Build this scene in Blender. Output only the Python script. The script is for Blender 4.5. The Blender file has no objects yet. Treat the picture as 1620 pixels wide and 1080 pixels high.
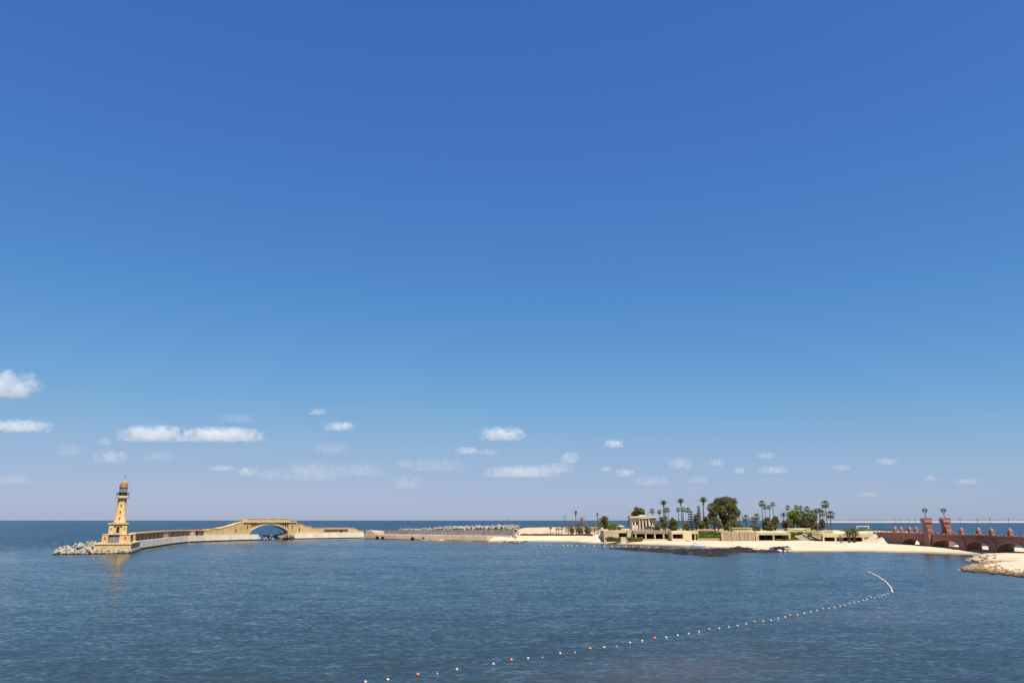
import bpy, math, random
import numpy as np
from mathutils import Vector, Matrix, noise as mnoise
PI = math.pi
sc = bpy.context.scene
COL = sc.collection
# ------------------------------------------------------------------ camera
F_PX = 1215.0                       # focal length in photograph pixels (1620 wide)
PITCH = math.atan(282.8 / F_PX)
EYE = 10.0
cam_d = bpy.data.cameras.new('camera')
cam_d.lens = 27.0; cam_d.sensor_width = 36.0; cam_d.clip_start = 0.5; cam_d.clip_end = 400000
cam = bpy.data.objects.new('camera', cam_d); COL.objects.link(cam)
cam.location = (0, 0, EYE); cam.rotation_euler = (PI / 2 + PITCH, 0, 0)
sc.camera = cam
# ------------------------------------------------------------------ sky and sun
SUN_EL = math.radians(61)
SUN_H = Vector((0.46, -0.89)).normalized()        # horizontal direction towards the sun
w = bpy.data.worlds.new('World'); sc.world = w; w.use_nodes = True
nt = w.node_tree
bg = nt.nodes['Background']
sky = nt.nodes.new('ShaderNodeTexSky'); sky.sky_type = 'NISHITA'; sky.sun_disc = False
sky.sun_elevation = SUN_EL
sky.sun_rotation = math.atan2(SUN_H.x, SUN_H.y)
sky.altitude = 0; sky.air_density = 1.0; sky.dust_density = 0.35; sky.ozone_density = 3.0
wb_ = nt.nodes.new('ShaderNodeMix'); wb_.data_type = 'RGBA'; wb_.blend_type = 'MULTIPLY'; wb_.inputs[0].default_value = 1.0
wb_.inputs[7].default_value = (0.50, 0.70, 1.0, 1)           # camera white balance, even over the whole sky
nt.links.new(sky.outputs[0], wb_.inputs[6])
# the camera's tone response, one curve per channel over the whole sky
sp_ = nt.nodes.new('ShaderNodeSeparateColor'); cb_ = nt.nodes.new('ShaderNodeCombineColor'); nt.links.new(wb_.outputs[2], sp_.inputs[0])
TONE = ([(.065, .05), (.13, .094), (.216, .178), (.33, .30), (.445, .38), (1, .75)],
        [(.159, .152), (.25, .228), (.35, .307), (.462, .385), (.60, .45), (.71, .48), (1, .6)],
        [(.25, .28), (.429, .465), (.70, .60), (.93, .67), (1, .68)])
for i_, pts_ in enumerate(TONE):
    m1 = nt.nodes.new('ShaderNodeMath'); m1.operation = 'MULTIPLY'; m1.inputs[1].default_value = 0.15
    fc = nt.nodes.new('ShaderNodeFloatCurve'); cv = fc.mapping.curves[0]; cv.points[1].location = pts_[-1]
    for p_ in pts_[:-1]: cv.points.new(*p_)
    fc.mapping.update()
    m2 = nt.nodes.new('ShaderNodeMath'); m2.operation = 'DIVIDE'; m2.inputs[1].default_value = 0.15
    nt.links.new(sp_.outputs[i_], m1.inputs[0]); nt.links.new(m1.outputs[0], fc.inputs['Value']); nt.links.new(fc.outputs[0], m2.inputs[0]); nt.links.new(m2.outputs[0], cb_.inputs[i_])
nt.links.new(cb_.outputs[0], bg.inputs[0]); bg.inputs[1].default_value = 0.106
sun_d = bpy.data.lights.new('sun', 'SUN'); sun_d.energy = 5.0; sun_d.angle = math.radians(0.53); sun_d.color = (1, 0.93, 0.80)
sun = bpy.data.objects.new('sun', sun_d); COL.objects.link(sun)
sd = Vector((SUN_H.x * math.cos(SUN_EL), SUN_H.y * math.cos(SUN_EL), math.sin(SUN_EL)))
sun.rotation_euler = sd.to_track_quat('Z', 'Y').to_euler(); sun.location = (0, 0, 60)
sc.view_settings.view_transform = 'Standard'; sc.view_settings.look = 'None'
sc.view_settings.exposure = 0.5; sc.view_settings.gamma = 1.0; sc.view_settings.use_curve_mapping = False
sc.render.engine = 'CYCLES'
sc.cycles.use_denoising = True
sc.cycles.max_bounces = 12; sc.cycles.diffuse_bounces = 3; sc.cycles.glossy_bounces = 3
sc.cycles.transparent_max_bounces = 24; sc.cycles.volume_bounces = 8
sc.cycles.volume_max_steps = 256
# ------------------------------------------------------------------ pixel -> place
def ray(x, y):
    cx = (x - 810) / F_PX; cy = (540 - y) / F_PX
    return (cx, math.cos(PITCH) - cy * math.sin(PITCH), math.sin(PITCH) + cy * math.cos(PITCH))
def G(x, y, z=0.0):
    d = ray(x, y); t = (z - EYE) / d[2]
    return Vector((d[0] * t, d[1] * t, z))
def A(x, y, Y):
    d = ray(x, y); t = Y / d[1]
    return Vector((d[0] * t, Y, EYE + d[2] * t))
# ------------------------------------------------------------------ materials
MATS = {}
def nodes_of(name):
    m = bpy.data.materials.new(name); m.use_nodes = True
    t = m.node_tree; b = t.nodes['Principled BSDF']
    MATS[name] = m
    return m, t, b
def mix_col(t, fac, a, b):
    n = t.nodes.new('ShaderNodeMix'); n.data_type = 'RGBA'
    for s, v in ((6, a), (7, b)):
        if isinstance(v, tuple): n.inputs[s].default_value = (*v, 1)
        else: t.links.new(v, n.inputs[s])
    if isinstance(fac, float): n.inputs[0].default_value = fac
    else: t.links.new(fac, n.inputs[0])
    return n.outputs[2]
def tex_noise(t, scale, detail=4, vec=None, rough=0.55):
    n = t.nodes.new('ShaderNodeTexNoise'); n.inputs['Scale'].default_value = scale
    n.inputs['Detail'].default_value = detail; n.inputs['Roughness'].default_value = rough
    if vec is None:
        g = t.nodes.new('ShaderNodeNewGeometry'); vec = g.outputs['Position']
    t.links.new(vec, n.inputs['Vector'])
    return n
def ramp(t, src, p0, p1, c0=(0, 0, 0), c1=(1, 1, 1)):
    r = t.nodes.new('ShaderNodeValToRGB')
    r.color_ramp.elements[0].position = p0; r.color_ramp.elements[1].position = p1
    r.color_ramp.elements[0].color = (*c0, 1); r.color_ramp.elements[1].color = (*c1, 1)
    t.links.new(src, r.inputs[0]); return r.outputs[0]
def math_n(t, op, a, b=0.0, clamp=False):
    n = t.nodes.new('ShaderNodeMath'); n.operation = op; n.use_clamp = clamp
    for i, v in enumerate((a, b)):
        if isinstance(v, (int, float)): n.inputs[i].default_value = v
        else: t.links.new(v, n.inputs[i])
    return n.outputs[0]
def scaled_pos(t, s):
    g = t.nodes.new('ShaderNodeNewGeometry'); m = t.nodes.new('ShaderNodeVectorMath'); m.operation = 'MULTIPLY'
    t.links.new(g.outputs['Position'], m.inputs[0]); m.inputs[1].default_value = s
    return m.outputs[0]
ALBEDO = 0.76                        # keeps the listed tones in the real range of plaster, stone and paint
def mat(name, col, col2=None, scale=0.6, rough=0.85, bump=0.0, streak=0.0, metallic=0.0, spec=0.3, weed=False):
    m, t, b = nodes_of(name)
    b.inputs['Roughness'].default_value = rough; b.inputs['Metallic'].default_value = metallic
    b.inputs['Specular IOR Level'].default_value = spec
    col2 = col2 or tuple(c * 0.75 for c in col)
    col = tuple(c * ALBEDO for c in col); col2 = tuple(c * ALBEDO for c in col2)
    n1 = tex_noise(t, scale, 6)
    c = mix_col(t, ramp(t, n1.outputs[0], 0.35, 0.68), col2, col)
    if streak > 0:                      # rain streaks and damp stains running down the face
        n2 = tex_noise(t, 1.0, 5, scaled_pos(t, (1.1, 1.1, 0.16)))
        c2 = mix_col(t, ramp(t, n2.outputs[0], 0.48, 0.72), (1, 1, 1), (1 - streak, 1 - streak, 1 - streak * 0.9))
        mm = t.nodes.new('ShaderNodeMix'); mm.data_type = 'RGBA'; mm.blend_type = 'MULTIPLY'; mm.inputs[0].default_value = 1
        t.links.new(c, mm.inputs[6]); t.links.new(c2, mm.inputs[7]); c = mm.outputs[2]
    if weed:                            # weed and algae up to the tide mark
        g = t.nodes.new('ShaderNodeNewGeometry'); z_ = t.nodes.new('ShaderNodeSeparateXYZ'); t.links.new(g.outputs['Position'], z_.inputs[0])
        nw = tex_noise(t, 0.8, 3)
        c = mix_col(t, ramp(t, math_n(t, 'ADD', z_.outputs[2], math_n(t, 'MULTIPLY', nw.outputs[0], 0.3)), 0.38, 0.62, (.85, .85, .85), (0, 0, 0)), c, (0.035, 0.028, 0.018))
    t.links.new(c, b.inputs['Base Color'])
    if bump > 0:
        n3 = tex_noise(t, scale * 5, 5); bp = t.nodes.new('ShaderNodeBump')
        bp.inputs['Strength'].default_value = bump; bp.inputs['Distance'].default_value = 0.2
        t.links.new(n3.outputs[0], bp.inputs['Height']); t.links.new(bp.outputs[0], b.inputs['Normal'])
    return m
mat('yellow_plaster', (0.82, 0.56, 0.27), (0.68, 0.44, 0.20), 0.5, 0.9, 0.2, 0.26)
mat('yellow_trim', (0.87, 0.65, 0.37), (0.77, 0.54, 0.28), 0.7, 0.85, 0.1)
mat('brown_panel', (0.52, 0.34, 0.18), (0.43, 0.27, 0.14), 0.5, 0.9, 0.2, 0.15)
mat('quay_concrete', (0.82, 0.75, 0.65), (0.66, 0.59, 0.49), 0.35, 0.9, 0.3, 0.22)
mat('tetra_concrete', (0.54, 0.49, 0.42), (0.34, 0.30, 0.25), 0.9, 0.95, 0.5, weed=True)
mat('grey_concrete', (0.47, 0.42, 0.36), (0.34, 0.30, 0.26), 0.6, 0.95, 0.4, 0.3)
mat('weathered_concrete', (0.44, 0.40, 0.35), (0.30, 0.27, 0.24), 0.6, 0.95, 0.4, 0.3)
mat('algae', (0.030, 0.026, 0.016), (0.015, 0.013, 0.009), 0.9, 0.7)
mat('step_stone', (0.30, 0.28, 0.28), (0.22, 0.20, 0.20), 0.8, 0.9)
mat('copper_dome', (0.50, 0.23, 0.09), (0.34, 0.14, 0.055), 1.2, 0.55, 0.1)
mat('dark_metal', (0.045, 0.042, 0.045), None, 2.0, 0.5, 0, 0, 0.5)
mat('rust_rail', (0.24, 0.13, 0.09), None, 2.0, 0.8)
mat('white_metal', (0.78, 0.78, 0.78), (0.7, 0.7, 0.7), 2.0, 0.4)
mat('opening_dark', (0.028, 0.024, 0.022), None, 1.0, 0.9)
mat('red_stone', (0.45, 0.215, 0.165), (0.32, 0.145, 0.11), 0.7, 0.9, 0.4, 0.15)
mat('red_trim', (0.54, 0.275, 0.21), (0.43, 0.20, 0.155), 0.9, 0.9, 0.2)
mat('rubble_stone', (0.80, 0.60, 0.42), (0.60, 0.43, 0.29), 0.55, 0.95, 0.8, weed=True)
mat('spit_rock', (0.58, 0.38, 0.20), (0.28, 0.17, 0.08), 0.9, 0.95, 0.8, weed=True)
mat('reef_rock', (0.050, 0.024, 0.014), (0.008, 0.006, 0.006), 0.30, 0.6, 1.0)
mat('tan_render', (0.74, 0.57, 0.34), (0.64, 0.48, 0.27), 0.35, 0.9, 0.1, 0.12)
mat('tan_bright', (0.86, 0.68, 0.39), (0.78, 0.60, 0.33), 0.35, 0.9, 0.1, 0.10)
mat('fascia_shade_brown', (0.40, 0.30, 0.22), (0.33, 0.24, 0.17), 0.4, 0.9, 0.1, 0.12)  # brown with the fascia's shaded look in it, reused on other parts
mat('retaining_stone', (0.56, 0.42, 0.27), (0.44, 0.32, 0.20), 0.5, 0.9, 0.3, 0.2)
mat('floor_stone', (0.50, 0.44, 0.37), (0.40, 0.35, 0.29), 0.7, 0.9)
mat('villa_cream', (0.86, 0.74, 0.54), (0.76, 0.62, 0.42), 0.6, 0.85, 0.1, 0.08)
mat('villa_pink', (0.72, 0.50, 0.38), (0.60, 0.40, 0.30), 0.6, 0.85, 0.1)
mat('path_pale', (0.72, 0.62, 0.54), (0.62, 0.52, 0.44), 0.6, 0.9)
mat('pink_wall', (0.66, 0.45, 0.34), (0.55, 0.36, 0.27), 0.5, 0.9, 0.1, 0.15)
mat('palm_bark', (0.20, 0.15, 0.11), (0.12, 0.09, 0.06), 1.5, 0.95, 0.5)
mat('tree_bark', (0.11, 0.085, 0.06), (0.06, 0.045, 0.03), 1.2, 0.95, 0.5)
mat('float_white', (0.78, 0.70, 0.54), (0.60, 0.52, 0.38), 6.0, 0.4)
mat('float_orange', (0.68, 0.34, 0.20), (0.50, 0.22, 0.12), 6.0, 0.4)
mat('float_yellow', (0.70, 0.62, 0.36), (0.58, 0.50, 0.26), 6.0, 0.5)
mat('rope', (0.40, 0.36, 0.28), None, 5.0, 0.9)
mat('boat_white', (0.82, 0.82, 0.82), (0.74, 0.74, 0.75), 2.0, 0.3)
mat('boat_grey', (0.22, 0.24, 0.28), None, 2.0, 0.4)
mat('boat_dark', (0.02, 0.02, 0.022), None, 2.0, 0.4)
mat('ship_hull', (0.20, 0.17, 0.20), None, 0.02, 0.6)
mat('ship_deck', (0.45, 0.36, 0.34), None, 0.02, 0.6)
mat('lounger_red', (0.34, 0.09, 0.08), None, 2.0, 0.7)
mat('far_coast', (0.52, 0.45, 0.42), (0.42, 0.36, 0.33), 0.004, 0.95)
mat('far_building', (0.72, 0.68, 0.66), (0.6, 0.56, 0.54), 0.02, 0.9)
m, t, b = nodes_of('lantern_glass')
b.inputs['Base Color'].default_value = (0.30, 0.36, 0.38, 1); b.inputs['Roughness'].default_value = 0.08
b.inputs['Transmission Weight'].default_value = 0.55; b.inputs['IOR'].default_value = 1.45
def leaf_mat(name, c1, c2, trans=0.25):
    m, t, b = nodes_of(name)
    g = t.nodes.new('ShaderNodeNewGeometry')
    t.links.new(mix_col(t, g.outputs['Random Per Island'], c1, c2), b.inputs['Base Color'])
    b.inputs['Roughness'].default_value = 0.6; b.inputs['Specular IOR Level'].default_value = 0.25
    tr = t.nodes.new('ShaderNodeBsdfTranslucent'); mx = t.nodes.new('ShaderNodeMixShader'); mx.inputs[0].default_value = trans
    tr.inputs[0].default_value = (c2[0] * 1.3, c2[1] * 1.5, c2[2], 1)
    t.links.new(b.outputs[0], mx.inputs[1]); t.links.new(tr.outputs[0], mx.inputs[2])
    t.links.new(mx.outputs[0], t.nodes['Material Output'].inputs[0])
leaf_mat('leaf_dark', (0.055, 0.055, 0.022), (0.21, 0.19, 0.075))
leaf_mat('leaf_olive', (0.0738, 0.0738, 0.0287), (0.1968, 0.1886, 0.082))
leaf_mat('leaf_bright', (0.1066, 0.1558, 0.0246), (0.2214, 0.2706, 0.041))
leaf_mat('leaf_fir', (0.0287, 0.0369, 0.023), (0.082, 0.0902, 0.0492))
leaf_mat('palm_green', (0.0574, 0.0697, 0.0205), (0.164, 0.1722, 0.0615))
leaf_mat('date_green', (0.0492, 0.0574, 0.0287), (0.1394, 0.1394, 0.0697))
leaf_mat('palm_dry', (0.1476, 0.0984, 0.0615), (0.2624, 0.1886, 0.1148))
leaf_mat('hedge_green', (0.1066, 0.1394, 0.0164), (0.246, 0.2542, 0.041))
# sand: dry, with damp darker tone by the waterline (real wet sand) and trodden relief
m, t, b = nodes_of('sand')
g = t.nodes.new('ShaderNodeNewGeometry'); sx = t.nodes.new('ShaderNodeSeparateXYZ'); t.links.new(g.outputs['Position'], sx.inputs[0])
n1 = tex_noise(t, 0.12, 7); n2 = tex_noise(t, 1.2, 5)
c = mix_col(t, ramp(t, n1.outputs[0], 0.3, 0.7), (0.52, 0.40, 0.27), (0.66, 0.55, 0.40))
n5 = tex_noise(t, 1.0, 6, scaled_pos(t, (0.05, 0.22, 0.5)), 0.6)
c = mix_col(t, math_n(t, 'MULTIPLY', ramp(t, n5.outputs[0], 0.46, 0.64), 0.5), c, (0.47, 0.36, 0.24))
c = mix_col(t, math_n(t, 'MULTIPLY', ramp(t, n2.outputs[0], 0.52, 0.72), 0.5), c, (0.36, 0.27, 0.18))
wet = ramp(t, math_n(t, 'ADD', sx.outputs[2], math_n(t, 'MULTIPLY', n2.outputs[0], 0.25)), 0.35, 0.75, (1, 1, 1), (0, 0, 0))
c = mix_col(t, math_n(t, 'MULTIPLY', wet, 0.75), c, (0.19, 0.14, 0.09))
att = t.nodes.new('ShaderNodeAttribute'); att.attribute_name = 'cover'
sa = t.nodes.new('ShaderNodeSeparateColor'); t.links.new(att.outputs['Color'], sa.inputs[0])
gr = mix_col(t, ramp(t, n2.outputs[0], 0.35, 0.65), (0.10, 0.13, 0.02), (0.24, 0.23, 0.06))
n4 = tex_noise(t, 0.3, 5)
c = mix_col(t, math_n(t, 'MULTIPLY', sa.outputs[0], ramp(t, n4.outputs[0], 0.30, 0.52), True), c, gr)
c = mix_col(t, math_n(t, 'MULTIPLY', sa.outputs[1], ramp(t, n4.outputs[0], 0.25, 0.6), True), c, (0.48, 0.33, 0.23))
t.links.new(c, b.inputs['Base Color']); b.inputs['Roughness'].default_value = 0.95; b.inputs['Specular IOR Level'].default_value = 0.1
bp = t.nodes.new('ShaderNodeBump'); bp.inputs['Strength'].default_value = 0.6; bp.inputs['Distance'].default_value = 0.3
t.links.new(n2.outputs[0], bp.inputs['Height']); t.links.new(bp.outputs[0], b.inputs['Normal'])
# water: facets tilted by wave noise, choppier on the open sea, slick streaks in the bay
m, t, b = nodes_of('sea_water')
g = t.nodes.new('ShaderNodeNewGeometry'); sx = t.nodes.new('ShaderNodeSeparateXYZ'); t.links.new(g.outputs['Position'], sx.inputs[0])
wa = tex_noise(t, 1.0, 3, scaled_pos(t, (2.0, 4.2, 1)), 0.62)
wb = tex_noise(t, 1.0, 2, scaled_pos(t, (0.16, 0.36, 1)), 0.5)
slick = tex_noise(t, 1.0, 4, scaled_pos(t, (0.006, 0.022, 1)), 0.6)
big = tex_noise(t, 1.0, 3, scaled_pos(t, (0.0018, 0.004, 1)), 0.5)
# open sea mask: beyond the breakwater / causeway, or to its left
ysea = math_n(t, 'ADD', math_n(t, 'MULTIPLY', sx.outputs[0], -0.55), 395.0)
opensea = math_n(t, 'DIVIDE', math_n(t, 'SUBTRACT', sx.outputs[1], ysea), 40.0, True)
left = math_n(t, 'MULTIPLY', math_n(t, 'DIVIDE', math_n(t, 'SUBTRACT', math_n(t, 'MULTIPLY', sx.outputs[0], -1.0), 140.0), 50.0, True),
              math_n(t, 'DIVIDE', math_n(t, 'SUBTRACT', sx.outputs[1], 215.0), 110.0, True))
openm = math_n(t, 'MAXIMUM', opensea, left)
slk = ramp(t, slick.outputs[0], 0.36, 0.62)
amp = math_n(t, 'ADD', math_n(t, 'ADD', math_n(t, 'MULTIPLY', slk, 0.13), 0.27), math_n(t, 'MULTIPLY', openm, 0.5))
def vec(t, op, a, b_=None, s=None):
    n = t.nodes.new('ShaderNodeVectorMath'); n.operation = op
    for i, v in enumerate((a, b_)):
        if v is None: continue
        if isinstance(v, tuple): n.inputs[i].default_value = v
        else: t.links.new(v, n.inputs[i])
    if s is not None:
        if isinstance(s, float): n.inputs['Scale'].default_value = s
        else: t.links.new(s, n.inputs['Scale'])
    return n.outputs[0]
wc = tex_noise(t, 1.0, 2, scaled_pos(t, (0.62, 1.8, 1)), 0.5)
va = vec(t, 'ADD', vec(t, 'MULTIPLY', vec(t, 'SUBTRACT', wa.outputs[1], (0.5, 0.5, 0.5)), (0.9, 1.5, 0)), vec(t, 'MULTIPLY', vec(t, 'SUBTRACT', wc.outputs[1], (0.5, 0.5, 0.5)), (0.2, 0.6, 0)))
vb = vec(t, 'MULTIPLY', vec(t, 'SUBTRACT', wb.outputs[1], (0.5, 0.5, 0.5)), (0.15, 0.35, 0))
tot = vec(t, 'SCALE', vec(t, 'ADD', va, vb), s=amp)
nrm = vec(t, 'NORMALIZE', vec(t, 'ADD', tot, vec(t, 'ADD', vec(t, 'SCALE', (0, -0.22, 0), s=amp), (0, 0, 1))))
t.links.new(nrm, b.inputs['Normal'])
deep = mix_col(t, openm, (0.024, 0.033, 0.023), (0.009, 0.027, 0.033))
# pale sand banks under shallow water on the near right
shal = tex_noise(t, 1.0, 4, scaled_pos(t, (0.028, 0.05, 1)), 0.55)
dx = math_n(t, 'SUBTRACT', sx.outputs[1], math_n(t, 'ADD', math_n(t, 'MULTIPLY', sx.outputs[0], 1.05), 44.0))
band = math_n(t, 'SUBTRACT', 1.0, math_n(t, 'DIVIDE', math_n(t, 'ABSOLUTE', dx), 16.0), True)
sfac = math_n(t, 'MULTIPLY', math_n(t, 'MULTIPLY', band, ramp(t, shal.outputs[0], 0.38, 0.60)), 0.5)
deep = mix_col(t, sfac, deep, (0.085, 0.072, 0.058))
t.links.new(deep, b.inputs['Base Color'])
b.inputs['Roughness'].default_value = 0.10; b.inputs['IOR'].default_value = 1.333
# cloud vapour
m = bpy.data.materials.new('cloud_vapour'); m.use_nodes = True; MATS['cloud_vapour'] = m
t = m.node_tree; t.nodes.remove(t.nodes['Principled BSDF'])
pv = t.nodes.new('ShaderNodeVolumePrincipled'); t.links.new(pv.outputs[0], t.nodes['Material Output'].inputs['Volume'])
pv.inputs['Color'].default_value = (0.998, 0.998, 0.998, 1); pv.inputs['Anisotropy'].default_value = 0.0
oi = t.nodes.new('ShaderNodeObjectInfo'); tc = t.nodes.new('ShaderNodeTexCoord')
oc = t.nodes.new('ShaderNodeSeparateColor'); t.links.new(oi.outputs['Color'], oc.inputs[0])
off = t.nodes.new('ShaderNodeCombineXYZ'); t.links.new(math_n(t, 'MULTIPLY', oi.outputs['Random'], 50.0), off.inputs[0])
ncrd = vec(t, 'ADD', vec(t, 'MULTIPLY', tc.outputs['Object'], (1, 1, 1)), off.outputs[0])
asp = t.nodes.new('ShaderNodeCombineXYZ'); t.links.new(oc.outputs[1], asp.inputs[0]); t.links.new(oc.outputs[1], asp.inputs[1]); asp.inputs[2].default_value = 1.0
ncrd = vec(t, 'ADD', vec(t, 'MULTIPLY', tc.outputs['Object'], asp.outputs[0]), off.outputs[0])
cn = tex_noise(t, 1.45, 7, ncrd, 0.62)
sq = vec(t, 'ABSOLUTE', tc.outputs['Object']); sq3 = vec(t, 'MULTIPLY', vec(t, 'MULTIPLY', sq, sq), sq)
s3 = t.nodes.new('ShaderNodeSeparateXYZ'); t.links.new(sq3, s3.inputs[0])
ln = math_n(t, 'POWER', math_n(t, 'ADD', math_n(t, 'ADD', s3.outputs[0], s3.outputs[1]), s3.outputs[2]), 0.3333)
fall = math_n(t, 'SUBTRACT', 1.05, ln)
den = math_n(t, 'MULTIPLY', math_n(t, 'ADD', math_n(t, 'MULTIPLY', math_n(t, 'SUBTRACT', cn.outputs[0], 0.5), 4.4), math_n(t, 'SUBTRACT', fall, 0.26)), 1.6, True)
t.links.new(math_n(t, 'MULTIPLY', den, math_n(t, 'MULTIPLY', oc.outputs[0], 0.021)), pv.inputs['Density'])
# ------------------------------------------------------------------ mesh helpers
class MB:
    def __init__(self): self.v = []; self.f = []; self.xf = None
    def add(self, vs, fs):
        o = len(self.v)
        for p in vs:
            p = Vector(p)
            self.v.append(tuple(self.xf @ p) if self.xf is not None else tuple(p))
        self.f += [tuple(i + o for i in q) for q in fs]
        return self
    def box(self, x0, x1, y0, y1, z0, z1, tx=0.0, ty=0.0):
        a = [(x0, y0, z0), (x1, y0, z0), (x1, y1, z0), (x0, y1, z0), (x0 + tx, y0 + ty, z1), (x1 - tx, y0 + ty, z1), (x1 - tx, y1 - ty, z1), (x0 + tx, y1 - ty, z1)]
        return self.add(a, [(3, 2, 1, 0), (4, 5, 6, 7), (0, 1, 5, 4), (1, 2, 6, 5), (2, 3, 7, 6), (3, 0, 4, 7)])
    def hexa(self, base, top):          # four base corners, four top corners, counter-clockwise
        return self.add(list(base) + list(top), [(3, 2, 1, 0), (4, 5, 6, 7), (0, 1, 5, 4), (1, 2, 6, 5), (2, 3, 7, 6), (3, 0, 4, 7)])
    def lathe(self, prof, n=20, c=(0, 0, 0)):
        vs = []; fs = []
        for r, z in prof:
            for k in range(n):
                a = 2 * PI * k / n; vs.append((c[0] + r * math.cos(a), c[1] + r * math.sin(a), c[2] + z))
        for i in range(len(prof) - 1):
            for k in range(n):
                k2 = (k + 1) % n; fs.append((i * n + k, i * n + k2, (i + 1) * n + k2, (i + 1) * n + k))
        fs.append(tuple(range(n - 1, -1, -1))); fs.append(tuple((len(prof) - 1) * n + k for k in range(n)))
        return self.add(vs, fs)
    def tube(self, p0, p1, r0, r1=None, n=6):
        r1 = r0 if r1 is None else r1
        p0 = Vector(p0); p1 = Vector(p1); d = (p1 - p0).normalized()
        u = d.orthogonal().normalized(); q = d.cross(u); vs = []
        for p, r in ((p0, r0), (p1, r1)):
            for k in range(n):
                a = 2 * PI * k / n; vs.append(p + (u * math.cos(a) + q * math.sin(a)) * r)
        fs = [(k, (k + 1) % n, n + (k + 1) % n, n + k) for k in range(n)] + [tuple(range(n - 1, -1, -1)), tuple(range(n, 2 * n))]
        return self.add(vs, fs)
    def path(self, pts, r, n=5):
        for a, b_ in zip(pts[:-1], pts[1:]): self.tube(a, b_, r, r, n)
        return self
    def prism(self, poly, y0, y1):      # polygon in x,z (counter-clockwise seen from -y), pushed along y
        n = len(poly)
        vs = [(x, y0, z) for x, z in poly] + [(x, y1, z) for x, z in poly]
        fs = [tuple(range(n)), tuple(range(2 * n - 1, n - 1, -1))] + [((k + 1) % n, k, n + k, n + (k + 1) % n) for k in range(n)]
        return self.add(vs, fs)
    def mesh(self, name, material, smooth=False):
        me = bpy.data.meshes.new(name); me.from_pydata(self.v, [], self.f); me.update()
        me.materials.append(MATS[material])
        if smooth: me.polygons.foreach_set('use_smooth', [True] * len(me.polygons))
        return me
    def build(self, name, material, parent=None, smooth=False):
        return link(name, self.mesh(name, material, smooth), parent)
def link(name, me, parent=None):
    o = bpy.data.objects.new(name, me); COL.objects.link(o); o.parent = parent
    return o
def tag(o, label, cat, group=None):
    o['label'] = label; o['category'] = cat
    if group: o['group'] = group
    return o
def thing(name, label, cat, loc=(0, 0, 0), rotz=0.0, group=None):
    o = bpy.data.objects.new(name, None); COL.objects.link(o)
    o.location = loc; o.rotation_euler = (0, 0, rotz); o.empty_display_size = 0.5
    return tag(o, label, cat, group)
def kind(o, k): o['kind'] = k; return o
def box_part(name, material, parent, *a, **k): return MB().box(*a, **k).build(name, material, parent)
ORD = ['first', 'second', 'third', 'fourth', 'fifth', 'sixth', 'seventh', 'eighth', 'ninth', 'tenth', 'eleventh', 'twelfth', 'thirteenth', 'fourteenth', 'fifteenth', 'sixteenth', 'seventeenth', 'eighteenth', 'nineteenth', 'twentieth']
def ordinal(i):
    if i < 20: return ORD[i]
    tens = {2: 'twenty', 3: 'thirty', 4: 'forty', 5: 'fifty', 6: 'sixty'}; n = i + 1
    if n % 10 == 0: return {3: 'thirtieth', 4: 'fortieth', 5: 'fiftieth', 6: 'sixtieth'}[n // 10]
    return tens[n // 10] + '-' + ORD[n % 10 - 1]
rng = random.Random(7)
# ================================================================== SETTING
S = 150000.0
kind(MB().add([(-S, -2000, 0), (S, -2000, 0), (S, S, 0), (-S, S, 0)], [(0, 1, 2, 3)]).build('sea', 'sea_water'), 'structure')
# ---- land: one height field
SHORE = [(-84, 449.5), (-75, 441), (-46, 413), (-20, 394), (-5, 382.5), (9.3, 389), (26, 384), (34.6, 358), (48.5, 342), (57.6, 329), (70, 316), (76, 288), (79, 266), (86, 258.5), (95.6, 260), (110, 262.7), (117, 260), (124, 253.5), (129, 251.5), (136, 243), (138, 237), (131, 227), (122, 214), (114, 203), (119, 193), (106, 184), (94.5, 168), (92.8, 162), (94, 155), (93.5, 146.4), (97, 135), (110, 118), (140, 100), (240, 90), (240, 150), (200, 236), (178, 262), (172, 300), (180, 370), (150, 430), (100, 462), (40, 472), (0, 466), (-20, 432), (-46, 440), (-72, 466), (-86, 468)]
PLAT = [(41, 368), (60, 364), (88, 361), (92, 346), (98, 339), (104, 353), (122, 354), (124, 350), (133, 348), (134, 336), (150, 336), (147, 318), (141.5, 301), (158, 298), (168, 330), (172, 372), (146, 420), (98, 452), (44, 462), (45, 440), (45, 400)]
def sdist(poly, X, Y):
    P = np.array(poly); n = len(P); d = np.full(X.shape, 1e9); inside = np.zeros(X.shape, bool)
    for i in range(n):
        a = P[i]; b_ = P[(i + 1) % n]; e = b_ - a
        tt = np.clip(((X - a[0]) * e[0] + (Y - a[1]) * e[1]) / (e @ e), 0, 1)
        d = np.minimum(d, np.hypot(X - a[0] - tt * e[0], Y - a[1] - tt * e[1]))
        c = ((a[1] > Y) != (b_[1] > Y)) & (X < (b_[0] - a[0]) * (Y - a[1]) / (b_[1] - a[1] + 1e-12) + a[0])
        inside ^= c
    return np.where(inside, d, -d)
def sstep(a, b_, x):
    q = np.clip((x - a) / (b_ - a), 0, 1); return q * q * (3 - 2 * q)
def vnoise(X, Y, s, seed):
    r = np.random.RandomState(seed); T = r.rand(64, 64)
    u = X / s + 1000; v = Y / s + 1000; i = np.floor(u).astype(int); j = np.floor(v).astype(int); fu = u - i; fv = v - j
    fu = fu * fu * (3 - 2 * fu); fv = fv * fv * (3 - 2 * fv); g_ = lambda a, b_: T[a % 64, b_ % 64]
    return (g_(i, j) * (1 - fu) + g_(i + 1, j) * fu) * (1 - fv) + (g_(i, j + 1) * (1 - fu) + g_(i + 1, j + 1) * fu) * fv - 0.5
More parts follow.
